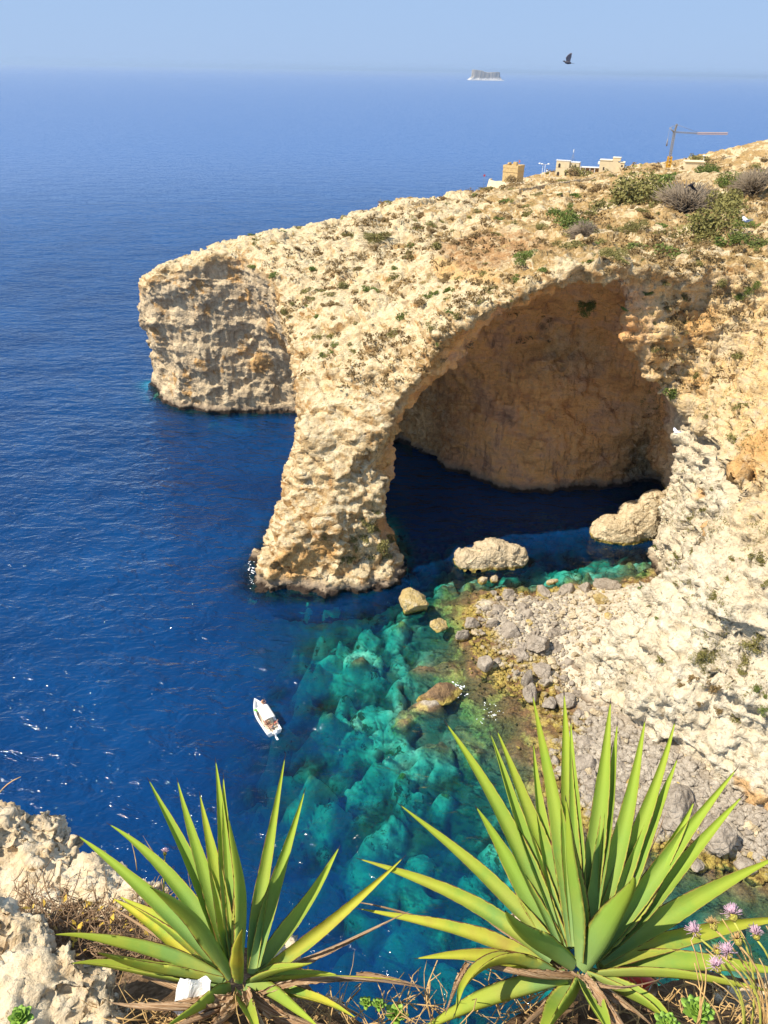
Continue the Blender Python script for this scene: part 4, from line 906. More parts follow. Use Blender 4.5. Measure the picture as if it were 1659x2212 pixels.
for m_ in variants:
    for k in range(7):
        me_ = stone_mesh('boulder', 50 + k * 3 + (m_ is MS_C) * 100, 4, 18, .06, (1, rng.uniform(.55, .9), rng.uniform(.45, .75))); me_.materials.append(m_); variants[m_].append(me_)
MED = [(1017,1345,40,28),(997,1370,30,28),(1049,1432,34,46),(1075,1426,20,18),(1077,1315,30,24),(1105,1363,50,34),(1128,1311,36,26),(1097,1283,38,28),(1136,1331,38,24),(1200,1371,38,32),(1204,1402,34,28),(1172,1448,46,32),(1140,1468,26,44),(1230,1432,28,34),(1176,1474,20,24),(1148,1498,46,32),(1220,1466,24,22),(1188,1517,40,32),(1222,1510,40,36),(1247,1498,28,22),(1249,1541,28,24),(1263,1270,46,26),(1224,1277,50,24),(1172,1277,46,24),(1128,1398,36,24),(1124,1412,40,24),(1061,1347,26,26),(1267,1605,48,34),(1323,1625,58,40),(1263,1655,54,40),(1335,1660,50,40),(1240,1590,30,22),(1306,1570,20,14),(1506,1706,42,24),(1337,1622,40,30),(1280,1700,50,36),(1330,1720,50,40),(1240,1720,40,30),(1502,1863,42,32),(1612,1870,46,34),(1605,1807,26,20),(1622,1830,28,22),(1550,1735,36,32),(1360,1760,40,30),(1400,1800,36,28),(1290,1765,34,28)]
GB = 'grey boulders of the beach pile'
for k, (x, y, w, h) in enumerate(MED):
    boulder(x, y, w * 1.08, h * 1.12, None, ('large ' if w > 38 else 'middle sized ') + ('tall' if h > w * .95 else 'flat' if h < w * .68 else 'blocky') + ' grey boulder ' + beach_zone(x, y), GB + ' ' + beach_zone(x, y) + (' large' if w > 38 else '') + (' tall' if h > w * .95 else ' flat' if h < w * .68 else ''), me=variants[MS_G][k % 7], z=.35 if y > 1290 else .15, ang=rng.uniform(0, 6), tilt=rng.uniform(-.3, .3))
PALE = [(1192,1256,32,18),(1043,1252,24,20),(1067,1252,22,20),(1240,1371,40,24),(1255,1394,38,22),(1299,1327,20,16),(1192,1428,32,18),(1025,1367,22,16),(1240,1480,20,16),(1593,1760,32,26),(1330,1345,22,16),(1210,1325,24,16)]
for k, (x, y, w, h) in enumerate(PALE):
    boulder(x, y, w, h * 1.1, None, 'pale cream stone ' + beach_zone(x, y), 'pale stones ' + beach_zone(x, y), me=variants[MS_C][k % 7], z=.4 if y > 1290 else .1, ang=rng.uniform(0, 6))
BPOLY = np.array([(1010,1330),(1080,1260),(1350,1250),(1370,1290),(1340,1340),(1290,1480),(1300,1560),(1420,1650),(1560,1700),(1659,1720),(1659,1900),(1480,1850),(1300,1790),(1180,1700),(1220,1560),(1130,1500),(1050,1450)], float)
n_ = 0; tries = 0
while n_ < 222 and tries < 4000:
    tries += 1; x, y = rng.uniform(1000, 1659), rng.uniform(1250, 1900)
    if polysd(np.array([x]), np.array([y]), BPOLY)[0] > 0: continue
    grey = rng.random() < (.75 if (x < 1210 or y > 1550) else .12)
    H_ = hit(x, y)
    if not H_ or H_[0].z < -.4 or H_[2] is None or H_[1].z < .7 or H_[0].z > 3.2: continue
    s_ = rng.uniform(9, 22) * (1.15 if y > 1500 else 1); m_ = MS_G if grey else (MS_C if rng.random() < .8 else MS_Y)
    zn = beach_zone(x, y); lb = {MS_G: ('small grey stone ' + zn, 'small grey stones ' + zn), MS_C: ('small pale cream stone ' + zn, 'small pale stones ' + zn), MS_Y: ('small ochre stone ' + zn, 'ochre stones ' + zn)}[m_]
    boulder(x, y, s_, s_ * .75, None, lb[0], lb[1], me=variants[m_][int(rng.integers(7))], z=H_[0].z + .05, ang=rng.uniform(0, 6), sink=.25)
    n_ += 1
# pebbles: one uncountable mass
base_ = stone_mesh('peb', 5, 1, 4, 0); pv = np.array([v.co[:] for v in base_.vertices]); pf = [tuple(p.vertices) for p in base_.polygons]
VV, FF = [], []; cnt = 0
for k in range(9000):
    x, y = rng.uniform(8, 56), rng.uniform(42, 108)
    i, j = int(np.searchsorted(bx_, x)), int(np.searchsorted(by_, y)); z = BZ[min(i, len(bx_) - 1), min(j, len(by_) - 1)]
    if z < -.5 or (z < .15 and rng.random() < .6) or (y < 73 and rng.random() < .8): continue
    s_ = rng.uniform(.07, .26) ** 1.0 * (1.4 if rng.random() < .1 else 1); a = rng.uniform(0, 6.28); c_, d_ = math.cos(a), math.sin(a)
    q = pv * s_ * rng.uniform(.7, 1.3, 3); q = np.stack([q[:, 0] * c_ - q[:, 1] * d_ + x, q[:, 0] * d_ + q[:, 1] * c_ + y, q[:, 2] + z + s_ * .2], 1)
    o_ = cnt * len(pv); VV.append(q); FF.append(np.array(pf) + o_); cnt += 1
pebm = npmesh('pebbles', np.concatenate(VV), np.concatenate(FF)); o = link('pebbles', pebm, None, MS_C); tag(o, 'pale pebbles and small stones covering the beach', 'pebbles', kind='stuff')

VV, FF = [], []; cnt = 0
base_ = stone_mesh('rub', 6, 2, 8, .03); pv = np.array([v.co[:] for v in base_.vertices]); pf = [tuple(p.vertices) for p in base_.polygons]
for k in range(8000):
    px_, py_ = rng.uniform(990, 1659), rng.uniform(1250, 1900)
    if polysd(np.array([px_]), np.array([py_]), BPOLY)[0] > 12 or not (px_ < 1225 or py_ > 1540 or rng.random() < .12): continue
    w0 = atz(px_, py_, .5); x, y = w0[0], w0[1]; i, j = int(np.searchsorted(bx_, x)), int(np.searchsorted(by_, y)); z = BZ[min(i, len(bx_) - 1), min(j, len(by_) - 1)]
    if z < -.5: continue
    s_ = rng.uniform(.2, .5) * (1.35 if py_ > 1530 else 1); a = rng.uniform(0, 6.28); c_, d_ = math.cos(a), math.sin(a)
    q = pv * s_ * rng.uniform(.7, 1.3, 3); q = np.stack([q[:, 0] * c_ - q[:, 1] * d_ + x, q[:, 0] * d_ + q[:, 1] * c_ + y, q[:, 2] + z + s_ * .15], 1)
    VV.append(q); FF.append(np.array(pf) + cnt * len(pv)); cnt += 1
print('rubble', cnt)
o = link('rubble', npmesh('rubble', np.concatenate(VV), np.concatenate(FF)), None, stone_material('rubble_grey', (.24, .20, .15), (.42, .36, .28), (.58, .51, .40))); tag(o, 'grey broken stones filling the gaps between the beach boulders', 'rubble', kind='stuff')

# shrubs ---------------------------------------------------------------
def leaf_cloud(name, n, seed, mat, leaf=.13, flat=.62):
    rr = np.random.default_rng(seed); V = []; 
    lob = rr.normal(0, .42, (7, 3)); lob[:, 2] = np.abs(lob[:, 2]) * .55; lr = rr.uniform(.35, .62, 7)
    k = rr.integers(0, 7, n); d = rr.normal(0, 1, (n, 3)); d /= np.linalg.norm(d, axis=1)[:, None]
    p = lob[k] + d * (lr[k] * rr.uniform(.55, 1.05, n) )[:, None]; p[:, 2] = np.abs(p[:, 2]) * flat * 1.25
    a = rr.normal(0, 1, (n, 3)) + d * .3; a /= np.linalg.norm(a, axis=1)[:, None]; b = np.cross(a, rr.normal(0, 1, (n, 3))); b /= np.linalg.norm(b, axis=1)[:, None]
    s = (leaf * rr.uniform(.6, 1.3, n))[:, None]
    V = np.stack([p - a * s, p + b * s * .5, p + a * s, p - b * s * .5], 1).reshape(-1, 3)
    me = npmesh(name, V, np.arange(4 * n).reshape(-1, 4), False); me.materials.append(mat); return me
def twig_cloud(name, n, seed, mat):
    rr = np.random.default_rng(seed); parts = []
    for k in range(n):
        d = rr.normal(0, 1, 3); d[2] = abs(d[2]) + .25; d /= np.linalg.norm(d); L = rr.uniform(.6, 1.05); e = d * L * np.array([1, 1, .75])
        parts.append(tube(None, [d * .05, e * .5 + rr.normal(0, .06, 3), e], .022, None, k=3, taper=.3))
    V, Fc = [], []
    for v, f_ in parts: o_ = len(V); V += v; Fc += [tuple(i + o_ for i in q) for q in f_]
    me = pymesh(name, V, Fc); me.materials.append(mat); return me
def foliage(name, c0, c1):
    mt, t, b = newmat(name, .75, .15); P = t.n('ShaderNodeNewGeometry').outputs['Position']; rnd = t.n('ShaderNodeObjectInfo').outputs['Random']
    c = t.ramp(t.noise(P, 1.8, 4, .7).outputs[0], [(.3, c0), (.7, c1)]); c = t.mix(t.math('MULTIPLY', rnd, .35), c, (.13, .10, .04))
    t.t.links.new(c, b.inputs['Base Color']); return mt
MF_O = foliage('olive_foliage', (.13, .12, .03), (.30, .27, .09)); MF_G = foliage('green_foliage', (.07, .11, .022), (.19, .25, .05)); MF_B = foliage('brown_foliage', (.16, .10, .04), (.34, .23, .10)); MF_T = foliage('grey_twigs', (.17, .13, .09), (.32, .26, .19))
SH = {'o': [leaf_cloud('shrub', 420, 60 + k, MF_O) for k in range(3)], 'g': [leaf_cloud('shrub', 460, 70 + k, MF_G) for k in range(3)], 'b': [leaf_cloud('shrub', 380, 80 + k, MF_B) for k in range(2)], 't': [twig_cloud('shrub', 260, 90, MF_T)]}
BIG = {'o': leaf_cloud('shrub', 2600, 160, MF_O, .055, .7), 'g': leaf_cloud('shrub', 2600, 170, MF_G, .055, .7), 'b': leaf_cloud('shrub', 2400, 180, MF_B, .055, .7), 't': twig_cloud('shrub', 700, 190, MF_T)}
def shrub(x, y, w, kind, label, group=None, hs=1.0):
    H_ = hit(x, y)
    if not H_: return None
    p = H_[0]; dist = (p - Vector(EYE)).dot(Vector(fw)); s_ = w * dist / F / 2 * (1.5 if x > 1200 and y < 560 else 1.15)
    o = bpy.data.objects.new('shrub', BIG[kind] if w >= 38 else SH[kind][int(rng.integers(len(SH[kind])))]); COL.objects.link(o)
    nrm = H_[1]; o.rotation_euler = (Vector((nrm.x * .6, nrm.y * .6, max(nrm.z, .0) + .25))).to_track_quat('Z', 'Y').to_euler()
    o.rotation_euler.rotate_axis('Z', rng.uniform(0, 6)); o.scale = (s_, s_, s_ * hs); o.location = p - nrm * s_ * .04
    return tag(o, label, 'shrub', group)
for a_ in [(1427,424,66,'g','dense dark green bush beside the grey twiggy one on the plateau',.9),(1485,452,118,'t','largest grey leafless bush on the plateau, below the dark flying bird',.9),(1352,432,110,'o','wide olive bush left of the dark green one on the plateau',.8),(1251,484,64,'g','bright green bush just above a small grey one on the plateau',.9),(1259,508,54,'t','small grey leafless bush under a green bush mid plateau',1),
    (1526,493,96,'o','large olive bush in front of the grey leafless one, nearer the cliff edge',.9),(1583,446,64,'o','olive bush between grey bush and right edge of the plateau',1),(1621,414,86,'t','pale grey leafless bush near the right edge by a low wall',1),(1580,406,46,'g','green bush left of the pale leafless bush near the right edge',1),
    (1133,554,54,'g','rounded green bush above the crown of the arch',.8),(1465,548,86,'g','long flat green bush on the rim of the right cliff',.5),(1619,530,74,'g','low green bush on the cliff rim at the right edge',.6),(1311,550,54,'o','olive bush on the rim right of the arch crown',.5),(1364,494,44,'o','small olive bush in dry grass mid plateau',.7),(1165,494,38,'o','flat olive cushion on pale rock left of the green bush',.6),
    (1445,386,34,'g','small dark bush high on the plateau under the crane',.9),(1542,376,38,'g','leafy green fig like bush against the rubble wall',1.2),(1510,348,26,'o','low bush on the skyline right of the crane',.8),(1247,380,36,'o','grey green bush in front of the two storey house',.7),(1595,494,50,'g','small green bush right of the large olive one',.6),(1105,404,60,'b','brown bush at the foot of the tower terrace',.5),(1335,366,34,'g','green bush in front of the cream block house',.7),
    (800,520,66,'o','large olive patch of scrub high on the slope toward the headland',.6),(790,560,54,'b','brown green patch of scrub below the olive one on the slope',.5),(935,500,34,'b','dark cushion above the ochre path',.6),(930,640,26,'g','dark green cushion on the slope left of the arch crown',.8),(905,490,30,'b','dark cushion near the ochre path, left of the other',.6),(555,520,34,'o','low olive scrub where the headland meets the slope',.5),
    (1275,652,44,'g','dark green plant hanging under the roof of the cave',1.2),(1448,850,34,'g','leafy dark green plant on a ledge right of the cave mouth',1.3)]:
    shrub(*a_[:5], hs=a_[5])
CG = 'shrubs clinging to the white cliff'
for (x, y, w, k) in [(1639,1204,34,'o'),(1579,1210,18,'o'),(1574,1254,20,'o'),(1653,1262,20,'o'),(1545,1294,28,'o'),(1420,1336,11,'g'),(1423,1423,26,'o'),(1516,1413,46,'o'),(1523,1452,16,'o'),(1497,1468,22,'b'),(1542,1482,30,'b'),(1471,1476,16,'b'),(1640,1371,36,'o'),(1625,1395,34,'o'),(1606,1420,34,'o'),(1594,1450,24,'o'),(1634,1487,20,'g'),(1653,1503,16,'g'),(1652,1532,22,'g'),(1594,1552,26,'o'),(1553,1532,20,'b'),(1513,1522,15,'b'),(1490,1257,14,'o'),(1458,1204,18,'o'),(1494,1191,18,'o'),(1400,1210,14,'g'),(1392,1240,14,'g'),(1385,1270,14,'g'),(1415,1180,12,'g'),(1440,1230,10,'o'),(1460,1260,10,'o'),(1400,1310,10,'o'),(1590,950,30,'o'),(1520,1100,18,'o'),(1540,1060,16,'o'),(1490,1120,18,'o'),(1610,640,40,'g'),(1560,620,30,'o'),(1480,640,24,'o'),(1600,880,26,'o'),(1530,900,22,'o'),(1500,810,18,'o')]:
    zn = 'high on the ochre cliff' if y < 1130 else ('at the left edge of the white cliff' if x < 1475 else 'on the upper right of the white cliff') if y < 1340 else ('in the long green streak of the white cliff' if 1590 < x and y < 1460 else 'low on the white cliff') if y < 1515 else 'just above the foot of the white cliff'
    kn = {'o': 'olive', 'b': 'brown', 'g': 'green'}[k]
    shrub(x, y, w, k, 'small %s shrub rooted %s' % (kn, zn), '%s shrubs %s' % (kn, zn), 1.0)
for (x, y, w) in [(795,1133,30),(822,1173,36),(755,1205,26),(790,1160,26),(770,1185,24),(810,1140,22),(830,1200,28),(800,1210,24),(760,1165,18),(740,1215,20),(845,1165,20),(815,1105,16),(780,1120,16),(700,1160,12)]:
    shrub(x, y, w, 'o', 'yellow green shrub growing low on the foot of the rock arch', 'shrubs on the foot of the arch', .9)
n_ = 0; tries = 0; SG = 'low cushions on the rocky slope'
used_ = []
while n_ < 225 and tries < 6000:
    tries += 1; x, y = rng.uniform(540, 1659), rng.uniform(345, 800)
    H_ = hit(x, y)
    if not H_ or H_[1].z < .6 or H_[0].z < 26 or H_[0].y < 104: continue
    dens = fbm(np.array([[H_[0].x, H_[0].y, 0]]), 14, 3, 77)[0] + (.1 if x > 900 else 0)
    if dens < rng.uniform(-.35, .35): continue
    w = rng.uniform(12, 34) * (.75 if y < 450 else 1)
    if any(math.hypot(x - a, y - b) < w * .6 for a, b in used_): continue
    used_.append((x, y)); k = rng.choice(['o', 'b', 'b', 'o', 'g'])
    zn = ('near the skyline left of the tower' if x < 1000 else 'just below the tower and houses' if x < 1380 else 'below the crane and field walls') if y < 430 else ('on the slope toward the headland' if x < 760 else 'on the middle slope left of the ochre path' if x < 960 else 'around the ochre path' if x < 1120 else 'on the plateau above the cave' if x < 1380 else 'on the plateau at the right edge') if y < 590 else ('on the steep shoulder behind the arch leg' if x < 760 else 'on the slope just left of the arch lip')
    kn = {'o': 'olive', 'b': 'brown', 'g': 'green'}[k]
    shrub(x, y, w, k, 'low %s cushion shrub %s' % (kn, zn), 'low %s shrubs %s' % (kn, zn), rng.uniform(.5, .8)); n_ += 1
# uncountable small scrub between the rocks
VV = []; cnt = 0
fr_ = np.random.default_rng(3)
for k in range(9000):
    if cnt > 3200: break
    x, y = fr_.uniform(500, 1659), fr_.uniform(340, 850)
    H_ = hit(x, y)
    if not H_ or H_[1].z < .62 or H_[0].z < 26 or H_[0].y < 104 or (x < 1000 and fr_.random() < .3): continue
    dens = fbm(np.array([[H_[0].x, H_[0].y, 0]]), 9, 3, 78)[0]
    if dens < fr_.uniform(-.25, .4): continue
    m_ = 26; c_ = np.array(H_[0]); s_ = fr_.uniform(.25, .75) * (1 + H_[0].y / 300)
    p = c_ + fr_.normal(0, .5, (m_, 3)) * s_ * np.array([1, 1, .45]) + np.array([0, 0, s_ * .2]); a = fr_.normal(0, 1, (m_, 3)); b = fr_.normal(0, 1, (m_, 3)); sz = s_ * .3
    VV.append(np.stack([p - a * sz * .5, p + b * sz * .4, p + a * sz * .5, p - b * sz * .4], 1).reshape(-1, 3)); cnt += 1
VV = np.concatenate(VV); me_ = npmesh('scrub', VV, np.arange(len(VV)).reshape(-1, 4), False)
o = link('scrub', me_, None, MF_B); tag(o, 'thin dry scrub scattered over the rocky plateau', 'scrub', kind='stuff')

VV = []; fr_ = np.random.default_rng(21); cnt = 0
for k in range(2600):
    x, y = fr_.uniform(1360, 1659), fr_.uniform(640, 1570)
    if fbm(np.array([[x / 40, y / 40, 0]]), 2.2, 3, 91)[0] < fr_.uniform(0, .5): continue
    H_ = hit(x, y)
    if not H_ or H_[0].z < 3.0 or H_[0].x < 24: continue
    m_ = 30; c_ = np.array(H_[0]); s_ = fr_.uniform(.12, .42)
    p = c_ + fr_.normal(0, .5, (m_, 3)) * s_; a = fr_.normal(0, 1, (m_, 3)); b = fr_.normal(0, 1, (m_, 3)); sz = s_ * .28
    VV.append(np.stack([p - a * sz * .5, p + b * sz * .4, p + a * sz * .5, p - b * sz * .4], 1).reshape(-1, 3)); cnt += 1
print('tufts', cnt)
VV = np.concatenate(VV); o = link('cliff_tufts', npmesh('cliff_tufts', VV, np.arange(len(VV)).reshape(-1, 4), False), None, MF_O)
tag(o, 'tiny olive tufts growing in the cracks of the white cliff', 'tufts', kind='stuff')
# ------------------------------------------------------------------ boxes for buildings
def boxes(name, bl, mat, parent=None, bev=0.0):
    bm = bmesh.new()
    for (x0, y0, z0, x1, y1, z1) in bl:
        r_ = bmesh.ops.create_cube(bm, size=1); bmesh.ops.scale(bm, vec=(x1 - x0, y1 - y0, z1 - z0), verts=r_['verts']); bmesh.ops.translate(bm, vec=((x0 + x1) / 2, (y0 + y1) / 2, (z0 + z1) / 2), verts=r_['verts'])
    if bev: bmesh.ops.bevel(bm, geom=bm.edges[:], offset=bev, segments=1, affect='EDGES')
    me = bpy.data.meshes.new(name); bm.to_mesh(me); bm.free(); o = bpy.data.objects.new(name, me); COL.objects.link(o); me.materials.append(mat)
    if parent: o.parent = parent
    return o
M_STONE = simple('tower_stone', (.58, .42, .20), .9, .1, .18, 1.5, bump=.5)
M_CREAM = simple('cream_render', (.72, .60, .38), .9, .1, .08, .8)
M_DARK = simple('dark_opening', (.05, .04, .035), .6)
M_STEEL = simple('grey_steel', (.28, .27, .26), .6, .3)
M_YEL = simple('crane_yellow', (.60, .34, .04), .6, .3)
M_REDP = simple('crane_pink_jib', (.55, .40, .32), .6, .3)
M_WHITE = simple('white_paint', (.80, .80, .78), .5, .4)
def base_at(x, y, z): return Vector(atz(x, y, z))
# watchtower
tp = base_at(1107, 394, 30.5); k_ = (tp - Vector(EYE)).dot(Vector(fw)) / F     # metres per measuring pixel there
tw_ = empty('watchtower', tp, R(-32)); tag(tw_, 'square golden stone coastal watchtower with a flat roof and a flagpole', 'tower')
s_ = 17 * k_; h_ = 36 * k_
boxes('wall', [(-s_, -s_, -6, s_, s_, h_ * .82)], M_STONE, tw_)
boxes('string_course', [(-s_ - .15, -s_ - .15, h_ * .60, s_ + .15, s_ + .15, h_ * .64)], M_STONE, tw_)
boxes('parapet', [(-s_ - .08, -s_ - .08, h_ * .82, s_ + .08, -s_ + .5, h_ * .97), (-s_ - .08, s_ - .5, h_ * .82, s_ + .08, s_ + .08, h_ * .97), (-s_ - .08, -s_ + .51, h_ * .82, -s_ + .5, s_ - .51, h_ * .97), (s_ - .5, -s_ + .51, h_ * .82, s_ + .08, s_ - .51, h_ * .97), (-s_ - .08, s_ * .3, h_ * .971, -s_ + .6, s_ + .08, h_ * 1.05)], M_STONE, tw_)
boxes('door', [(s_ * .15, -s_ - .06, h_ * .08, s_ * .40, -s_ - .01, h_ * .36)], M_DARK, tw_)
boxes('window', [(-s_ - .05, -s_ * .6, h_ * .18, -s_ - .01, -s_ * .4, h_ * .26)], M_DARK, tw_)
boxes('roof_turret', [(-s_ * .1, -s_ * .1, h_ * .82, s_ * .35, s_ * .35, h_ * 1.12)], M_STONE, tw_)
tube('flagpole', [(s_ * .6, 0, h_ * .82), (s_ * .6, 0, h_ * 1.28)], .06, M_STEEL, tw_)
boxes('flag', [(s_ * .62, -.03, h_ * 1.10, s_ * .62 + .5, .03, h_ * 1.24)], simple('flag_red', (.5, .12, .1), .8), tw_)
# curved terrace wall round the tower
V, Fc = [], []; n = 36; rad = 47 * k_
for i in range(n + 1):
    a = R(150) + R(215) * i / n
    for (rr_, z_) in ((rad + 1.8, -7), (rad, 1.1), (rad - .6, 1.1), (rad - .6, -.2), (rad - .6, -7)): V.append((math.cos(a) * rr_, math.sin(a) * rr_ * .9, z_))
for i in range(n):
    for j in range(4): Fc.append((i * 5 + j, (i + 1) * 5 + j, (i + 1) * 5 + j + 1, i * 5 + j + 1))
tr_ = empty('terrace', tp + Vector((-.5, 2.0, -.4))); tag(tr_, 'low curved stone terrace wall around the foot of the watchtower', 'wall')
link('wall', pymesh('wall', V, Fc), tr_, simple('terrace_stone', (.62, .50, .33), .9, .1, .12, .6, bump=.3))
v, f_ = lathe([(rad - .7, -.6), (rad - .7, -.15)], 40); link('paving', pymesh('paving', v, f_), tr_, M_CREAM)
# two storey house
hp = base_at(1226, 384, 31); k_ = (hp - Vector(EYE)).dot(Vector(fw)) / F
hs = empty('house', hp, R(-22)); tag(hs, 'two storey cream house with arched windows and a roof mast', 'house')
boxes('wall', [(-26 * k_, -9 * k_, -5, 22 * k_, 11 * k_, 20 * k_), (-26 * k_, -9.2 * k_, 20.01 * k_, 2 * k_, 8 * k_, 33 * k_), (2.02 * k_, -6 * k_, 20.02 * k_, 22 * k_, 11 * k_, 31 * k_)], M_CREAM, hs)
boxes('roof', [(-26.6 * k_, -9.8 * k_, 33.02 * k_, 2.4 * k_, 8.6 * k_, 34 * k_), (2.5 * k_, -6.6 * k_, 31.03 * k_, 22.6 * k_, 11.6 * k_, 32 * k_)], M_WHITE, hs)
def arch_win(w, h, d=.08):
    P = [(-w / 2, 0), (w / 2, 0)] + [(w / 2 * math.cos(a), h - w / 2 + w / 2 * math.sin(a)) for a in np.linspace(0, math.pi, 9)]; n = len(P)
    V = [(x, 0, z) for x, z in P] + [(x, -d, z) for x, z in P]
    return V, [tuple(range(n)), tuple(range(n, 2 * n))[::-1]] + [(i, (i + 1) % n, n + (i + 1) % n, n + i) for i in range(n)]
for (x, z, w, h) in [(-19, 20.5, 4.5, 8), (-20, 4, 5, 8), (-4, 4, 3.5, 9), (14, 22, 4, 6)]:
    v, f_ = arch_win(w * k_, h * k_); yy = -9.25 if x < 2 else -6.05
    if z < 20 and x < 2: yy = -9.05
    o = link('window', pymesh('window', [(a + x * k_, b + yy * k_, c + z * k_) for a, b, c in v], f_, False), hs, M_DARK)
boxes('parapet', [(-27.2 * k_, -10 * k_, 34.01 * k_, -25.8 * k_, 8 * k_, 35 * k_), (-25.7 * k_, -10 * k_, 34.01 * k_, 3 * k_, -9 * k_, 35 * k_)], M_WHITE, hs)
tube('mast', [(6 * k_, 0, 31 * k_), (6 * k_, 0, 56 * k_)], .09, M_STEEL, hs); tube('mast_stay', [(0, 0, 33 * k_), (6 * k_, 0, 46 * k_)], .05, M_STEEL, hs); tube('mast_stay', [(12 * k_, 0, 31 * k_), (6 * k_, 0, 46 * k_)], .05, M_STEEL, hs)
boxes('antenna', [(5.4 * k_, -.3, 50 * k_, 6.6 * k_, .3, 56 * k_)], M_WHITE, hs)
# open restaurant shelter beside it
sp_ = base_at(1272, 373, 32); k_ = (sp_ - Vector(EYE)).dot(Vector(fw)) / F
sh = empty('shelter', sp_, R(-10)); tag(sh, 'low open shelter with a flat pale roof beside the two storey house', 'shelter')
boxes('roof', [(-20 * k_, -6 * k_, 10 * k_, 22 * k_, 9 * k_, 11.4 * k_)], M_WHITE, sh); boxes('wall', [(-20 * k_, 6 * k_, -3, 22 * k_, 7 * k_, 9.99 * k_), (4 * k_, -5.5 * k_, -3, 9 * k_, 5.99 * k_, 6 * k_)], simple('shelter_wall', (.42, .28, .16), .9), sh)
for x in (-19, -9, 1, 11, 21): boxes('post', [(x * k_ - .15, -5.4 * k_, -3, x * k_ + .15, -5.4 * k_ + .3, 9.98 * k_)], M_WHITE, sh)
# block house
bp_ = base_at(1320, 374, 33); k_ = (bp_ - Vector(EYE)).dot(Vector(fw)) / F
bh = empty('house', bp_, R(-18)); tag(bh, 'cream block house with a stepped roof, rightmost of the buildings', 'house')
boxes('wall', [(-26 * k_, -10 * k_, -4, 12 * k_, 12 * k_, 25 * k_), (12.02 * k_, -11 * k_, -4, 25 * k_, 12 * k_, 22 * k_), (0, -10.2 * k_, 25.02 * k_, 16 * k_, 8 * k_, 31 * k_)], M_CREAM, bh)
boxes('roof', [(-27 * k_, -11 * k_, 25.03 * k_, -.1, 12.6 * k_, 26.4 * k_), (16.1 * k_, -12 * k_, 22.03 * k_, 26 * k_, 12.4 * k_, 23.4 * k_), (-.6 * k_, -10.8 * k_, 31.03 * k_, 16.6 * k_, 8.6 * k_, 32 * k_)], simple('pale_roof', (.78, .70, .52), .9), bh)
boxes('window', [(19 * k_, -11.2 * k_, 14 * k_, 22.5 * k_, -11.02 * k_, 18 * k_)], M_DARK, bh); boxes('window', [(-18 * k_, -10.2 * k_, 6 * k_, -15 * k_, -10.02 * k_, 12 * k_)], M_DARK, bh); boxes('balcony', [(25.01 * k_, -8 * k_, 13 * k_, 30 * k_, 6 * k_, 14.5 * k_), (-30 * k_, -8 * k_, 17 * k_, -26.02 * k_, 4 * k_, 22 * k_)], M_WHITE, bh)
# stone hut, parapet
hp = base_at(1498, 357, 37); k_ = (hp - Vector(EYE)).dot(Vector(fw)) / F
o = boxes('hut', [(-20 * k_, -3, -4, 20 * k_, 3, 7 * k_), (-21 * k_, -3.4, 7.02 * k_, 21 * k_, 3.4, 9 * k_)], M_CREAM, None, .1); o.location = hp; o.rotation_euler.z = R(-12); tag(o, 'long low stone hut on the skyline right of the crane', 'hut')
# rubble field walls
def rubble(pts, hgt, label, zs):
    V, Fc = [], []; P = []
    for (x, y) in pts:
        H_ = hit(x, y + 4); q = np.array(H_[0] if H_ else atz(x, y, zs))
        if P and np.linalg.norm(q - P[-1]) > 60: continue
        P.append(q)
    L = []
    for a, b in zip(P, P[1:]):
        n = max(2, int(np.linalg.norm(b - a) / .8)); L += [a + (b - a) * i / n for i in range(n)]
    L.append(P[-1]); L = np.array(L)
    prof = [(-.8, -.6), (-.6, .5), (-.35, 1), (.35, 1), (.6, .5), (.8, -.6)]
    for i, p in enumerate(L):
        d = L[min(i + 1, len(L) - 1)] - L[max(i - 1, 0)]; d[2] = 0; d /= np.linalg.norm(d) + 1e-9; n_ = np.array([-d[1], d[0], 0]); hh_ = hgt * (1 + .12 * rng.normal())
        for (u, w) in prof: V.append(p + n_ * (u * hgt * .6 + rng.normal(0, .1)) + np.array([0, 0, w * hh_ + rng.normal(0, .08)]))
    for i in range(len(L) - 1):
        for j in range(5): Fc.append((i * 6 + j, (i + 1) * 6 + j, (i + 1) * 6 + j + 1, i * 6 + j + 1))
    o = link('rubble_wall', pymesh('rubble_wall', V, Fc, False), None, M_RUB); tag(o, label, 'wall', 'dry stone field walls')
M_RUB = stone_material('rubble_stone', (.34, .24, .12), (.62, .47, .25), (.74, .60, .38))
rubble([(1390, 372), (1430, 362), (1500, 356), (1560, 348), (1625, 336), (1659, 334)], .8, 'upper dry stone wall running along the skyline at the right', 40)
rubble([(1425, 392), (1470, 384), (1540, 380), (1600, 379), (1659, 380)], 1.3, 'tall lower dry stone wall behind the bushes at the right edge', 40)
rubble([(1060, 418), (1120, 410), (1170, 402), (1250, 388), (1330, 376)], .7, 'low dry stone wall running below the tower and houses', 34)
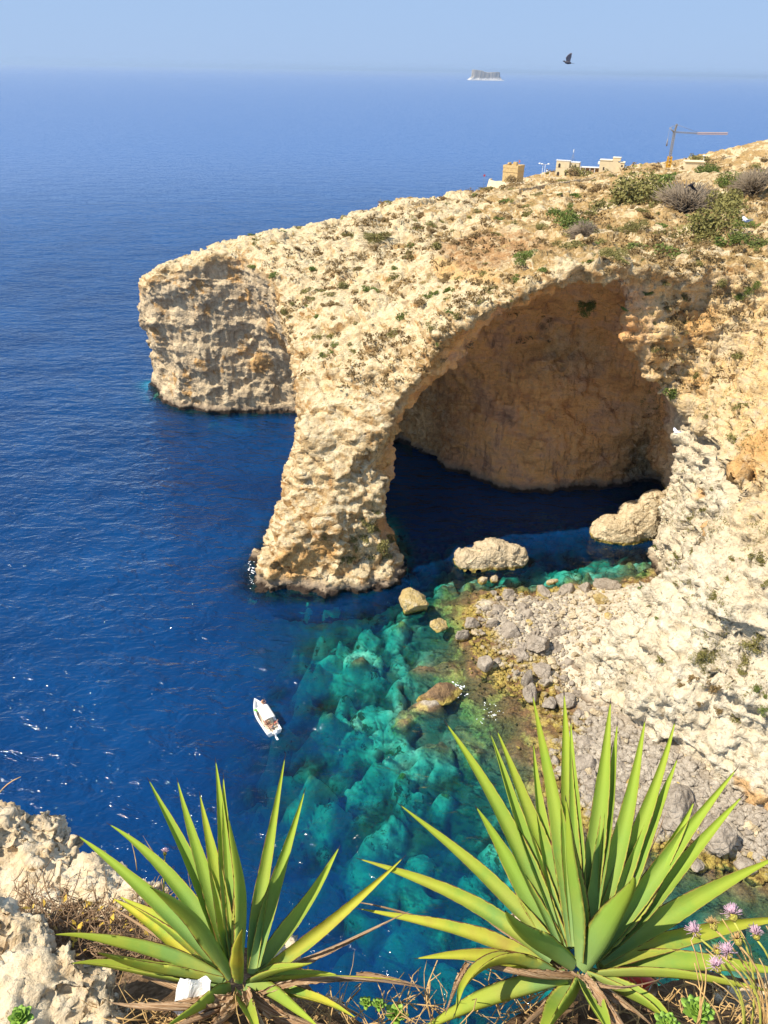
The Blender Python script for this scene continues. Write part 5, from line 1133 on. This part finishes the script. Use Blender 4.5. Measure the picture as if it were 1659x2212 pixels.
# crane
cp = base_at(1443, 362, 35); k_ = (cp - Vector(EYE)).dot(Vector(fw)) / F
cr = empty('tower_crane', cp, R(4)); tag(cr, 'grey and yellow tower crane standing on the skyline', 'crane')
def lattice(name, p, q, w, seg, r_, mat, parent):
    p, q = np.array(p, float), np.array(q, float); d = q - p; L = np.linalg.norm(d); d /= L; a = np.cross(d, (0, 1, 0.01)); a /= np.linalg.norm(a); b = np.cross(d, a); parts = []
    cs = [a * w + b * w, -a * w + b * w, -a * w - b * w, a * w - b * w]
    for c in cs: parts.append(tube(None, [p + c, q + c], r_, None, k=4, taper=1))
    for i in range(seg):
        for j in range(4): parts.append(tube(None, [p + d * L * i / seg + cs[j], p + d * L * (i + 1) / seg + cs[(j + 1) % 4]], r_ * .6, None, k=3, taper=1))
    return merged(name, parts, mat, parent, False)
T_ = 68 * k_
lattice('mast_base', (0, 0, -2), (0, 0, 22 * k_), 3.2 * k_, 5, .30, M_YEL, cr)
lattice('mast', (0, 0, 22.1 * k_), (8 * k_ * 0, 0, T_), 1.8 * k_, 11, .13, M_STEEL, cr)
lattice('jib', (3 * k_, 0, T_ + .8 * k_), (50 * k_, 0, T_ - 1 * k_), 1.0 * k_, 10, .09, M_STEEL, cr)
lattice('jib_end', (50.2 * k_, 0, T_ - 1 * k_), (116 * k_, 0, T_ - .5 * k_), 1.5 * k_, 24, .12, M_REDP, cr)
lattice('tower_head', (0, 0, T_ + .1), (2 * k_, 0, T_ + 16 * k_), 1.0 * k_, 4, .18, M_STEEL, cr)
tube('counter_jib', [(0, 0, T_), (-12 * k_, 0, T_ + 9 * k_)], .35, M_STEEL, cr); tube('stay', [(-12 * k_, 0, T_ + 9 * k_), (2 * k_, 0, T_ + 15 * k_)], .12, M_STEEL, cr); tube('stay', [(2 * k_, 0, T_ + 15 * k_), (50 * k_, 0, T_ + 1 * k_)], .08, M_STEEL, cr)
tube('hoist_rope', [(-12 * k_, 0, T_ + 9 * k_), (-12 * k_, 0, T_ - 26 * k_)], .07, M_STEEL, cr); tube('counterweight', [(-12 * k_, 0, T_ - 26 * k_), (-12 * k_, 0, T_ - 12 * k_)], .35, M_STEEL, cr)
# lamp posts
def lamp(x, y, z, h, arms, label):
    p = base_at(x, y, z); k_ = (p - Vector(EYE)).dot(Vector(fw)) / F; r_ = empty('street_lamp', p); tag(r_, label, 'lamp', 'street lamps by the houses')
    tube('pole', [(0, 0, -3), (0, 0, h * k_)], .12, M_WHITE, r_, taper=.7)
    for sx in arms:
        tube('arm', [(0, 0, h * k_), (sx * 6 * k_, 0, h * k_ + .3)], .08, M_WHITE, r_); v, f_ = lathe([(.1, -.25), (.6, -.12), (.45, .15), (.1, .25)], 10); o = link('lamp_head', pymesh('lamp_head', [(a + sx * 7 * k_, b, c + h * k_ + .3) for a, b, c in v], f_), r_, M_WHITE)
lamp(1170, 382, 31, 25, (-1,), 'tall street lamp nearest the watchtower, arm to the left'); lamp(1175, 382, 31, 24, (-1, 1), 'double armed street lamp between the tower and the house'); lamp(1187, 382, 31, 10, (-1,), 'short lamp post just left of the two storey house')
lamp(1519, 350, 38, 11, (-.1,), 'single small lamp standing on the skyline right of the stone hut')
p = base_at(1045, 398, 30); r_ = empty('road_sign', p); tag(r_, 'small round sign on a thin pole at the left end of the terrace', 'sign'); tube('pole', [(0, 0, -2), (0, 0, 3)], .06, M_STEEL, r_)
v, f_ = lathe([(.45, -.03), (.45, .03)], 14); o = link('sign_plate', pymesh('sign_plate', [(a, c, b + 3.3) for a, b, c in v], f_, False), r_, simple('sign_red', (.45, .08, .12), .5))

# island far out ---------------------------------------------------------
ic = Vector(atz(1048, 173.5, 0)); k_ = (ic - Vector(EYE)).dot(Vector(fw)) / F
outl = [(-30, -6), (-26, -9), (-10, -10), (8, -9), (20, -10), (31, -7), (33, 2), (24, 10), (0, 12), (-20, 11), (-31, 4)]
def dens(P, n):
    P = np.array(P + [P[0]], float); s = np.r_[0, np.cumsum(np.linalg.norm(np.diff(P, axis=0), axis=1))]; t = np.linspace(0, s[-1], n, endpoint=False)
    return np.stack([np.interp(t, s, P[:, 0]), np.interp(t, s, P[:, 1])], 1)
O_ = dens(outl, 120); V, Fc = [], []
def topz(x): return np.interp(x, [-30, -26, -8, 2, 8, 26, 32], [19, 19.5, 17.5, 14.3, 14.8, 15.8, 15])
rings = [(1.20, 0, 1), (1.08, .10, 1), (.99, .32, 1), (.965, .36, 0), (.95, .7, 0), (.93, 1.0, 0), (.86, 1.02, 0), (.3, 1.03, 0)]
for ri, (sc, hz, tal) in enumerate(rings):
    for i, (x, y) in enumerate(O_):
        nx = 1 + .05 * vnoise(np.array([x * .5, y * .5, ri * .7]), 1.2, 4) * (2 if tal else 1)
        z = topz(x * sc) * hz
        if tal and hz: z *= 1 + .5 * vnoise(np.array([x, y, ri * 2.]), 1.6, 6)
        xx = x * sc * nx + (4 if (tal and x > 20 and hz == 0) else 0) - (3 if (tal and x < -24 and hz < .2) else 0)
        V.append(((xx) * k_, y * sc * nx * k_, z * k_ - (2 if ri == 0 else 0)))
m_ = len(O_)
for i in range(len(rings) - 1):
    for j in range(m_): Fc.append((i * m_ + j, i * m_ + (j + 1) % m_, (i + 1) * m_ + (j + 1) % m_, (i + 1) * m_ + j))
Fc.append(tuple(range((len(rings) - 1) * m_, len(rings) * m_)))
mt, t, b = newmat('island_rock', .95, .1); P = t.n('ShaderNodeTexCoord').outputs['Object']; z = t.n('ShaderNodeSeparateXYZ', {0: P}).outputs[2]
cl = t.ramp(t.noise(t.n('ShaderNodeVectorMath', {0: P, 1: (.12, .12, .012)}, operation='MULTIPLY').outputs[0], 1.0, 4, .6).outputs[0], [(.35, (.26, .24, .21)), (.65, (.44, .40, .34))])
c = t.mix(t.step(t.math('ADD', z, t.math('MULTIPLY', t.noise(P, .05, 4).outputs[0], 22 * k_ * .4)), 9.5 * k_, 7.5 * k_), cl, (.55, .53, .49)); t.t.links.new(c, b.inputs['Base Color'])
isl = link('island', pymesh('island', V, Fc, False), None, mt); isl.location = ic; tag(isl, 'small flat topped rocky island on the horizon', 'island')

# boat ---------------------------------------------------------------------
bow = np.array(atz(549.5, 1508.5, .9)); ste = (np.array(atz(577.7, 1587.6, .5)) + np.array(atz(607.8, 1574.5, .5))) / 2; bow[2] = ste[2] = 0
BL = float(np.linalg.norm(bow - ste)); fwd = (bow - ste) / BL; BW = float(np.linalg.norm(np.array(atz(577.7, 1587.6, .5)) - np.array(atz(607.8, 1574.5, .5))))
print('boat', BL, BW)
boat = empty('motorboat', tuple(ste), math.atan2(fwd[1], fwd[0])); tag(boat, 'small white open motorboat with a canopy, carrying people over the blue water', 'boat')
n = 22; secs = []
for i in range(n + 1):
    s = i / n; hb = BW / 2 * (1.0 + .12 * math.sin(s * 2.4)) * (1 - max(0, (s - .42) / .58) ** 2.3); hb = max(hb, .02); zt = .55 + .4 * s ** 2.5
    secs.append((s * BL, hb, zt))
V, Fc = [], []
for (x, hb, zt) in secs:
    t_ = .13; hi_ = max(hb - .22, .01); fl = .18 if x < BL * .72 else .18 + (x / BL - .72) / .28 * (zt - .3)
    V += [(x, 0, -.35), (x, -hb * .75, -.15), (x, -hb, zt * .6), (x, -hb * 1.03, zt), (x, -hi_, zt), (x, -hi_ * .97, fl), (x, 0, fl), (x, hi_ * .97, fl), (x, hi_, zt), (x, hb * 1.03, zt), (x, hb, zt * .6), (x, hb * .75, -.15)]
m_ = 12
for i in range(n):
    for j in range(m_): Fc.append((i * m_ + j, (i + 1) * m_ + j, (i + 1) * m_ + (j + 1) % m_, i * m_ + (j + 1) % m_))
Fc.append(tuple(range(m_))[::-1])
M_HULL = simple('boat_white', (.82, .81, .77), .35, .5)
link('hull', pymesh('hull', V, Fc, False), boat, M_HULL)
hw = BW / 2
boxes('deck', [(.35, -hw + .28, .19, BL * .7, hw - .28, .23)], simple('deck_beige', (.50, .40, .30), .8), boat)
boxes('transom', [(-.02, -hw + .25, .1, .16, -.3, .62)], M_HULL, boat); boxes('transom', [(-.02, .3, .1, .16, hw - .25, .62)], M_HULL, boat)
boxes('bench', [(.35, hw - .62, .24, 2.4, hw - .26, .5)], simple('bench_cream', (.74, .66, .48), .7), boat, .03); boxes('bench', [(.35, -hw + .26, .24, 2.4, -hw + .62, .5)], bpy.data.materials['bench_cream'], boat, .03)
boxes('foredeck', [(BL * .72, -hw * .62, .24, BL * .735, hw * .62, .52)], M_HULL, boat)
V, Fc = [], []; nx_, ny_ = 10, 8; c0, c1 = BL * .20, BL * .60
for i in range(nx_ + 1):
    for j in range(ny_ + 1):
        u = i / nx_; v = j / ny_ * 2 - 1; V.append((c0 + (c1 - c0) * u, v * hw * .80, 1.65 + .12 * (1 - v * v) + .05 * (1 - (2 * u - 1) ** 4)))
for i in range(nx_):
    for j in range(ny_): a = i * (ny_ + 1) + j; Fc.append((a, a + ny_ + 1, a + ny_ + 2, a + 1))
o = link('canopy', pymesh('canopy', V, Fc), boat, simple('canopy_white', (.86, .83, .74), .8)); o.modifiers.new('s', 'SOLIDIFY').thickness = .05
for x in (c0 + .1, c1 - .1):
    for y in (-1, 1): tube('canopy_post', [(x, y * hw * .74, .5), (x, y * hw * .74, 1.67)], .03, M_STEEL, boat)
mo = boxes('outboard_motor', [(-.62, -.2, .55, -.12, .2, 1.0)], M_WHITE, boat, .08); boxes('motor_leg', [(-.45, -.08, -.6, -.25, .08, .549)], M_WHITE, mo, .02); boxes('propeller_guard', [(-.95, -.12, -.02, -.40, .12, .06)], M_WHITE, mo, .02)
boxes('console', [(c0 + 1.3, -.3, .24, c0 + 1.7, .35, 1.05)], M_HULL, boat, .04)
def human(name, loc, rz, pose, skin, top, bottom, hair, label):
    """one skinned body: sitting or reclining, with clothing and hair as children"""
    S_ = {'sit': dict(pel=(0, 0, .1), ch=(-.04, 0, .42), nk=(-.03, 0, .62), hd=(0, 0, .72), kn=(.44, .12, .16), an=(.50, .13, -.26), to=(.66, .13, -.30), el=(.02, .30, .30), wr=(.24, .24, .14)),
          'lie': dict(pel=(0, 0, .1), ch=(-.30, 0, .32), nk=(-.46, 0, .44), hd=(-.54, 0, .50), kn=(.46, .12, .24), an=(.86, .14, .04), to=(.95, .14, .14), el=(-.42, .36, .12), wr=(-.24, .52, .08)),
          'lean': dict(pel=(0, 0, .1), ch=(.12, 0, .38), nk=(.22, 0, .56), hd=(.28, 0, .64), kn=(.42, .14, .14), an=(.42, .15, -.28), to=(.58, .15, -.31), el=(.34, .28, .26), wr=(.50, .18, .36))}[pose]
    m = lambda p: (p[0], -p[1], p[2])
    sh = (S_['nk'][0], .19, S_['nk'][2] - .06); hp_ = (0, .10, .08)
    hdv = np.array(S_['hd']); nkv = np.array(S_['nk']); hdir = (hdv - nkv) / np.linalg.norm(hdv - nkv)
    P = [S_['pel'], S_['ch'], S_['nk'], tuple(nkv + hdir * .13), tuple(nkv + hdir * .25)]; Rd = [.14, .15, .055, .085, .07]; E = [(0, 1), (1, 2), (2, 3), (3, 4)]
    for f_ in (lambda p: p, m):
        i = len(P); P += [f_(sh), f_(S_['el']), f_(S_['wr']), f_(tuple(np.array(S_['wr']) * 1.0 + np.array([.09, -.02, .0])))]; Rd += [.058, .042, .03, .034]; E += [(1, i), (i, i + 1), (i + 1, i + 2), (i + 2, i + 3)]
        i = len(P); P += [f_(hp_), f_(S_['kn']), f_(S_['an']), f_(S_['to'])]; Rd += [.09, .062, .04, .035]; E += [(0, i), (i, i + 1), (i + 1, i + 2), (i + 2, i + 3)]
    me = bpy.data.meshes.new(name); me.from_pydata(P, E, []); o = bpy.data.objects.new(name, me); COL.objects.link(o)
    sk = o.modifiers.new('skin', 'SKIN'); sk.use_smooth_shade = True
    for v, r_ in zip(me.skin_vertices[0].data, Rd): v.radius = (r_, r_)
    me.skin_vertices[0].data[0].use_root = True; o.modifiers.new('sub', 'SUBSURF').levels = 1; o.modifiers['sub'].render_levels = 2; me.materials.append(skin)
    def cloth(nm, pts, rads, mat):
        mm = bpy.data.meshes.new(nm); mm.from_pydata(pts, [(i, i + 1) for i in range(len(pts) - 1)], []); q = bpy.data.objects.new(nm, mm); COL.objects.link(q); q.parent = o
        q.modifiers.new('skin', 'SKIN').use_smooth_shade = True
        for v, r_ in zip(mm.skin_vertices[0].data, rads): v.radius = (r_, r_)
        q.modifiers.new('sub', 'SUBSURF').levels = 1; mm.materials.append(mat)
    if top: cloth('shirt', [tuple(np.array(S_['pel']) * .6 + np.array(S_['ch']) * .4), S_['ch'], tuple(nkv * .85 + np.array(S_['ch']) * .15)], [.152, .168, .075], top)
    if bottom: cloth('shorts', [m(tuple(np.array(S_['kn']) * .5)), m(hp_), hp_, tuple(np.array(S_['kn']) * .5)], [.082, .12, .12, .082], bottom)
    cloth('hair', [tuple(nkv + hdir * .17 + np.array([-.03, 0, .01])), tuple(nkv + hdir * .28 + np.array([-.02, 0, .01]))], [.092, .07], hair)
    o.location = loc; o.rotation_euler = (0, 0, rz); tag(o, label, 'person')
    return o
SKN = simple('skin', (.55, .30, .19), .6); HD = simple('dark_hair', (.03, .02, .015), .7); HB = simple('blond_hair', (.45, .30, .12), .7)
CB = simple('blue_cloth', (.05, .32, .50), .8); CRD = simple('red_cloth', (.40, .05, .05), .8); CK = simple('dark_cloth', (.06, .05, .06), .8); CGN = simple('green_cloth', (.14, .40, .06), .8); CW = simple('white_cloth', (.75, .70, .64), .8)
bz = math.atan2(fwd[1], fwd[0]); Mb = Matrix.Translation(Vector(ste)) @ Matrix.Rotation(bz, 4, 'Z')
def onboat(x, y, z): return Mb @ Vector((x, y, z))
human('person', onboat(BL * .80, -hw * .55, .95), bz + R(200), 'lean', SKN, None, CK, HD, 'person in dark swimwear sitting on the right side of the bow')
human('person', onboat(1.6, hw - .48, .46), bz - R(80), 'sit', SKN, None, CK, HD, 'bare shouldered person on the left bench just behind the canopy')
human('person', onboat(1.1, -hw + .55, .46), bz + R(95), 'lie', SKN, CRD, CK, HD, 'person in red top reclining on the right bench beside the canopy')
human('person', onboat(.7, -.1, .46), bz + R(20), 'sit', SKN, CB, CB, HB, 'person in blue sitting near the outboard motor')
human('person', onboat(2.1, hw - .5, .46), bz - R(95), 'sit', SKN, CW, CRD, HB, 'person in a pale top on the left side under the canopy edge')
o = link('bag', stone_mesh('bag', 77, 3, 4, .02), None, CGN); o.scale = (.34, .3, .3); o.location = onboat(BL * .70, hw * .62, .62); tag(o, 'green bag on the left side of the boat before the canopy', 'bag')

# birds ----------------------------------------------------------------------
def bird(x, y, dep, heading, pitch, up_ang, size, mats, label, spread=1.0, perched=False):
    p = A(x, y, dep); r_ = empty('pigeon', tuple(p)); tag(r_, label, 'bird')
    r_.rotation_euler = Euler((0, pitch, heading), 'XYZ'); body, wing, tailm = mats
    prof = [(-.16, .012), (-.12, .034), (-.06, .05), (0, .056), (.06, .05), (.10, .033), (.125, .026), (.15, .029), (.175, .024), (.19, .008), (.208, .003)]; V, Fc = [], []; k = 12
    for i, (px, rr_) in enumerate(prof):
        for j in range(k): t = 2 * math.pi * j / k; V.append((px, rr_ * math.cos(t), rr_ * math.sin(t) * 1.05 + (.022 if px > .12 else 0)))
    for i in range(len(prof) - 1):
        for j in range(k): Fc.append((i * k + j, i * k + (j + 1) % k, (i + 1) * k + (j + 1) % k, (i + 1) * k + j))
    Fc.append(tuple(range(k))[::-1]); Fc.append(tuple(range((len(prof) - 1) * k, len(prof) * k)))
    V = [(a * size, b * size, c * size) for a, b, c in V]; link('body', pymesh('body', V, Fc), r_, body)
    T = [(-.13, -.018), (-.27, -.05), (-.29, 0), (-.27, .05), (-.13, .018)]; V = [(a * size, b * size, s_ * .004 * size) for s_ in (1, -1) for a, b in T]
    link('tail', pymesh('tail', V, [(0, 1, 2, 3, 4), (9, 8, 7, 6, 5)] + [(i, (i + 1) % 5, 5 + (i + 1) % 5, 5 + i) for i in range(5)], False), r_, tailm)
    for sd_ in (-1, 1):
        ua = up_ang * (1 if sd_ > 0 else spread)
        W_ = [(.07, .03, .0), (.115, .14, .0), (.06, .24, .0), (-.02, .32, 0), (-.09, .33, 0), (-.085, .26, 0), (-.10, .20, 0), (-.09, .12, 0), (-.10, .04, 0)]
        V = []
        for s_ in (1, -1):
            for (a, b, c) in W_:
                yy = b * math.cos(ua); zz = b * math.sin(ua) + .02; V.append((a * size, sd_ * yy * size, (zz + s_ * .004) * size))
        n = len(W_); link('wing', pymesh('wing', V, [tuple(range(n)), tuple(range(n, 2 * n))[::-1]] + [(i, (i + 1) % n, n + (i + 1) % n, n + i) for i in range(n)], False), r_, wing)
MB_D = simple('slate_feather', (.07, .07, .09), .7); MB_W = simple('grey_feather', (.22, .19, .20), .7, var=.3, scale=40); MB_K = simple('black_feather', (.025, .02, .025), .7); MB_L = simple('white_feather', (.62, .62, .64), .7)
bird(1226, 135, 30, R(172), R(-8), R(68), .95, (MB_D, MB_W, MB_K), 'grey pigeon flying in the sky with raised wings, right of the island', 1.25)
bird(1492, 400, 28, R(100), R(20), R(-30), .9, (MB_K, MB_K, MB_K), 'black bird flying low in front of the grey leafless bush', 1.6)
bird(1613, 477, 30, R(195), R(0), R(18), 1.0, (MB_L, MB_L, MB_W), 'pale pigeon gliding over the plateau near the right edge')
bird(1462, 934, 40, R(200), R(10), R(20), 1.0, (MB_L, MB_L, MB_D), 'white and grey pigeon flying before the cliff right of the cave')

# foam flecks on the reef, in the shallows and at the arch foot -------------------------
VV, FF = [], []; rr = np.random.default_rng(9); cnt = 0
def fleck(x, y, s_, ang, el):
    global cnt
    p = atz(x, y, 0); n = 7; a0 = rr.uniform(0, 6)
    for j in range(n):
        a = 2 * math.pi * j / n + a0; r_ = s_ * rr.uniform(.4, 1.2); u, v = r_ * math.cos(a) * el, r_ * math.sin(a)
        VV.append((p[0] + u * math.cos(ang) - v * math.sin(ang), p[1] + u * math.sin(ang) + v * math.cos(ang), .012 + .006 * rr.random()))
    FF.append(tuple(range(cnt, cnt + n))); cnt += n
for k in range(70):
    fleck(975 + rr.normal(0, 16), 1488 + rr.normal(0, 8) + rr.normal(0, 3), rr.uniform(.04, .16), rr.uniform(0, 3), 2.0)
for k in range(26): fleck(1060 + rr.normal(0, 12), 1540 + rr.normal(0, 12), rr.uniform(.03, .09), rr.uniform(0, 3), 2)
for k in range(36):
    t_ = rr.random(); fleck(540 + rr.normal(0, 3) + (t_ < .5) * 6, 1225 + rr.uniform(-30, 50), rr.uniform(.04, .16), rr.uniform(0, 3), 1.6)
o = link('foam', pymesh('foam', VV, FF, False), None, simple('foam_white', (.82, .86, .86), .6)); tag(o, 'thin white foam where the sea washes over rocks', 'foam', kind='stuff')

# ------------------------------------------------------------------ haze
if os.environ.get('NOHAZE') != '1':
    hz = boxes('haze', [(-85000, -3000, -45, 85000, 95000, 125)], bpy.data.materials.new('haze_air')); tag(hz, kind='stuff', label='pale blue sea haze thickening toward the horizon', cat='haze')
    mt = hz.data.materials[0]; mt.use_nodes = True; t = NT(mt.node_tree); mt.node_tree.nodes.clear()
    pv_ = t.n('ShaderNodeVolumePrincipled', {'Color': (.58, .76, 1.0, 1), 'Density': 4.0e-5, 'Anisotropy': .2})
    ou = t.n('ShaderNodeOutputMaterial'); t.t.links.new(pv_.outputs[0], ou.inputs['Volume'])
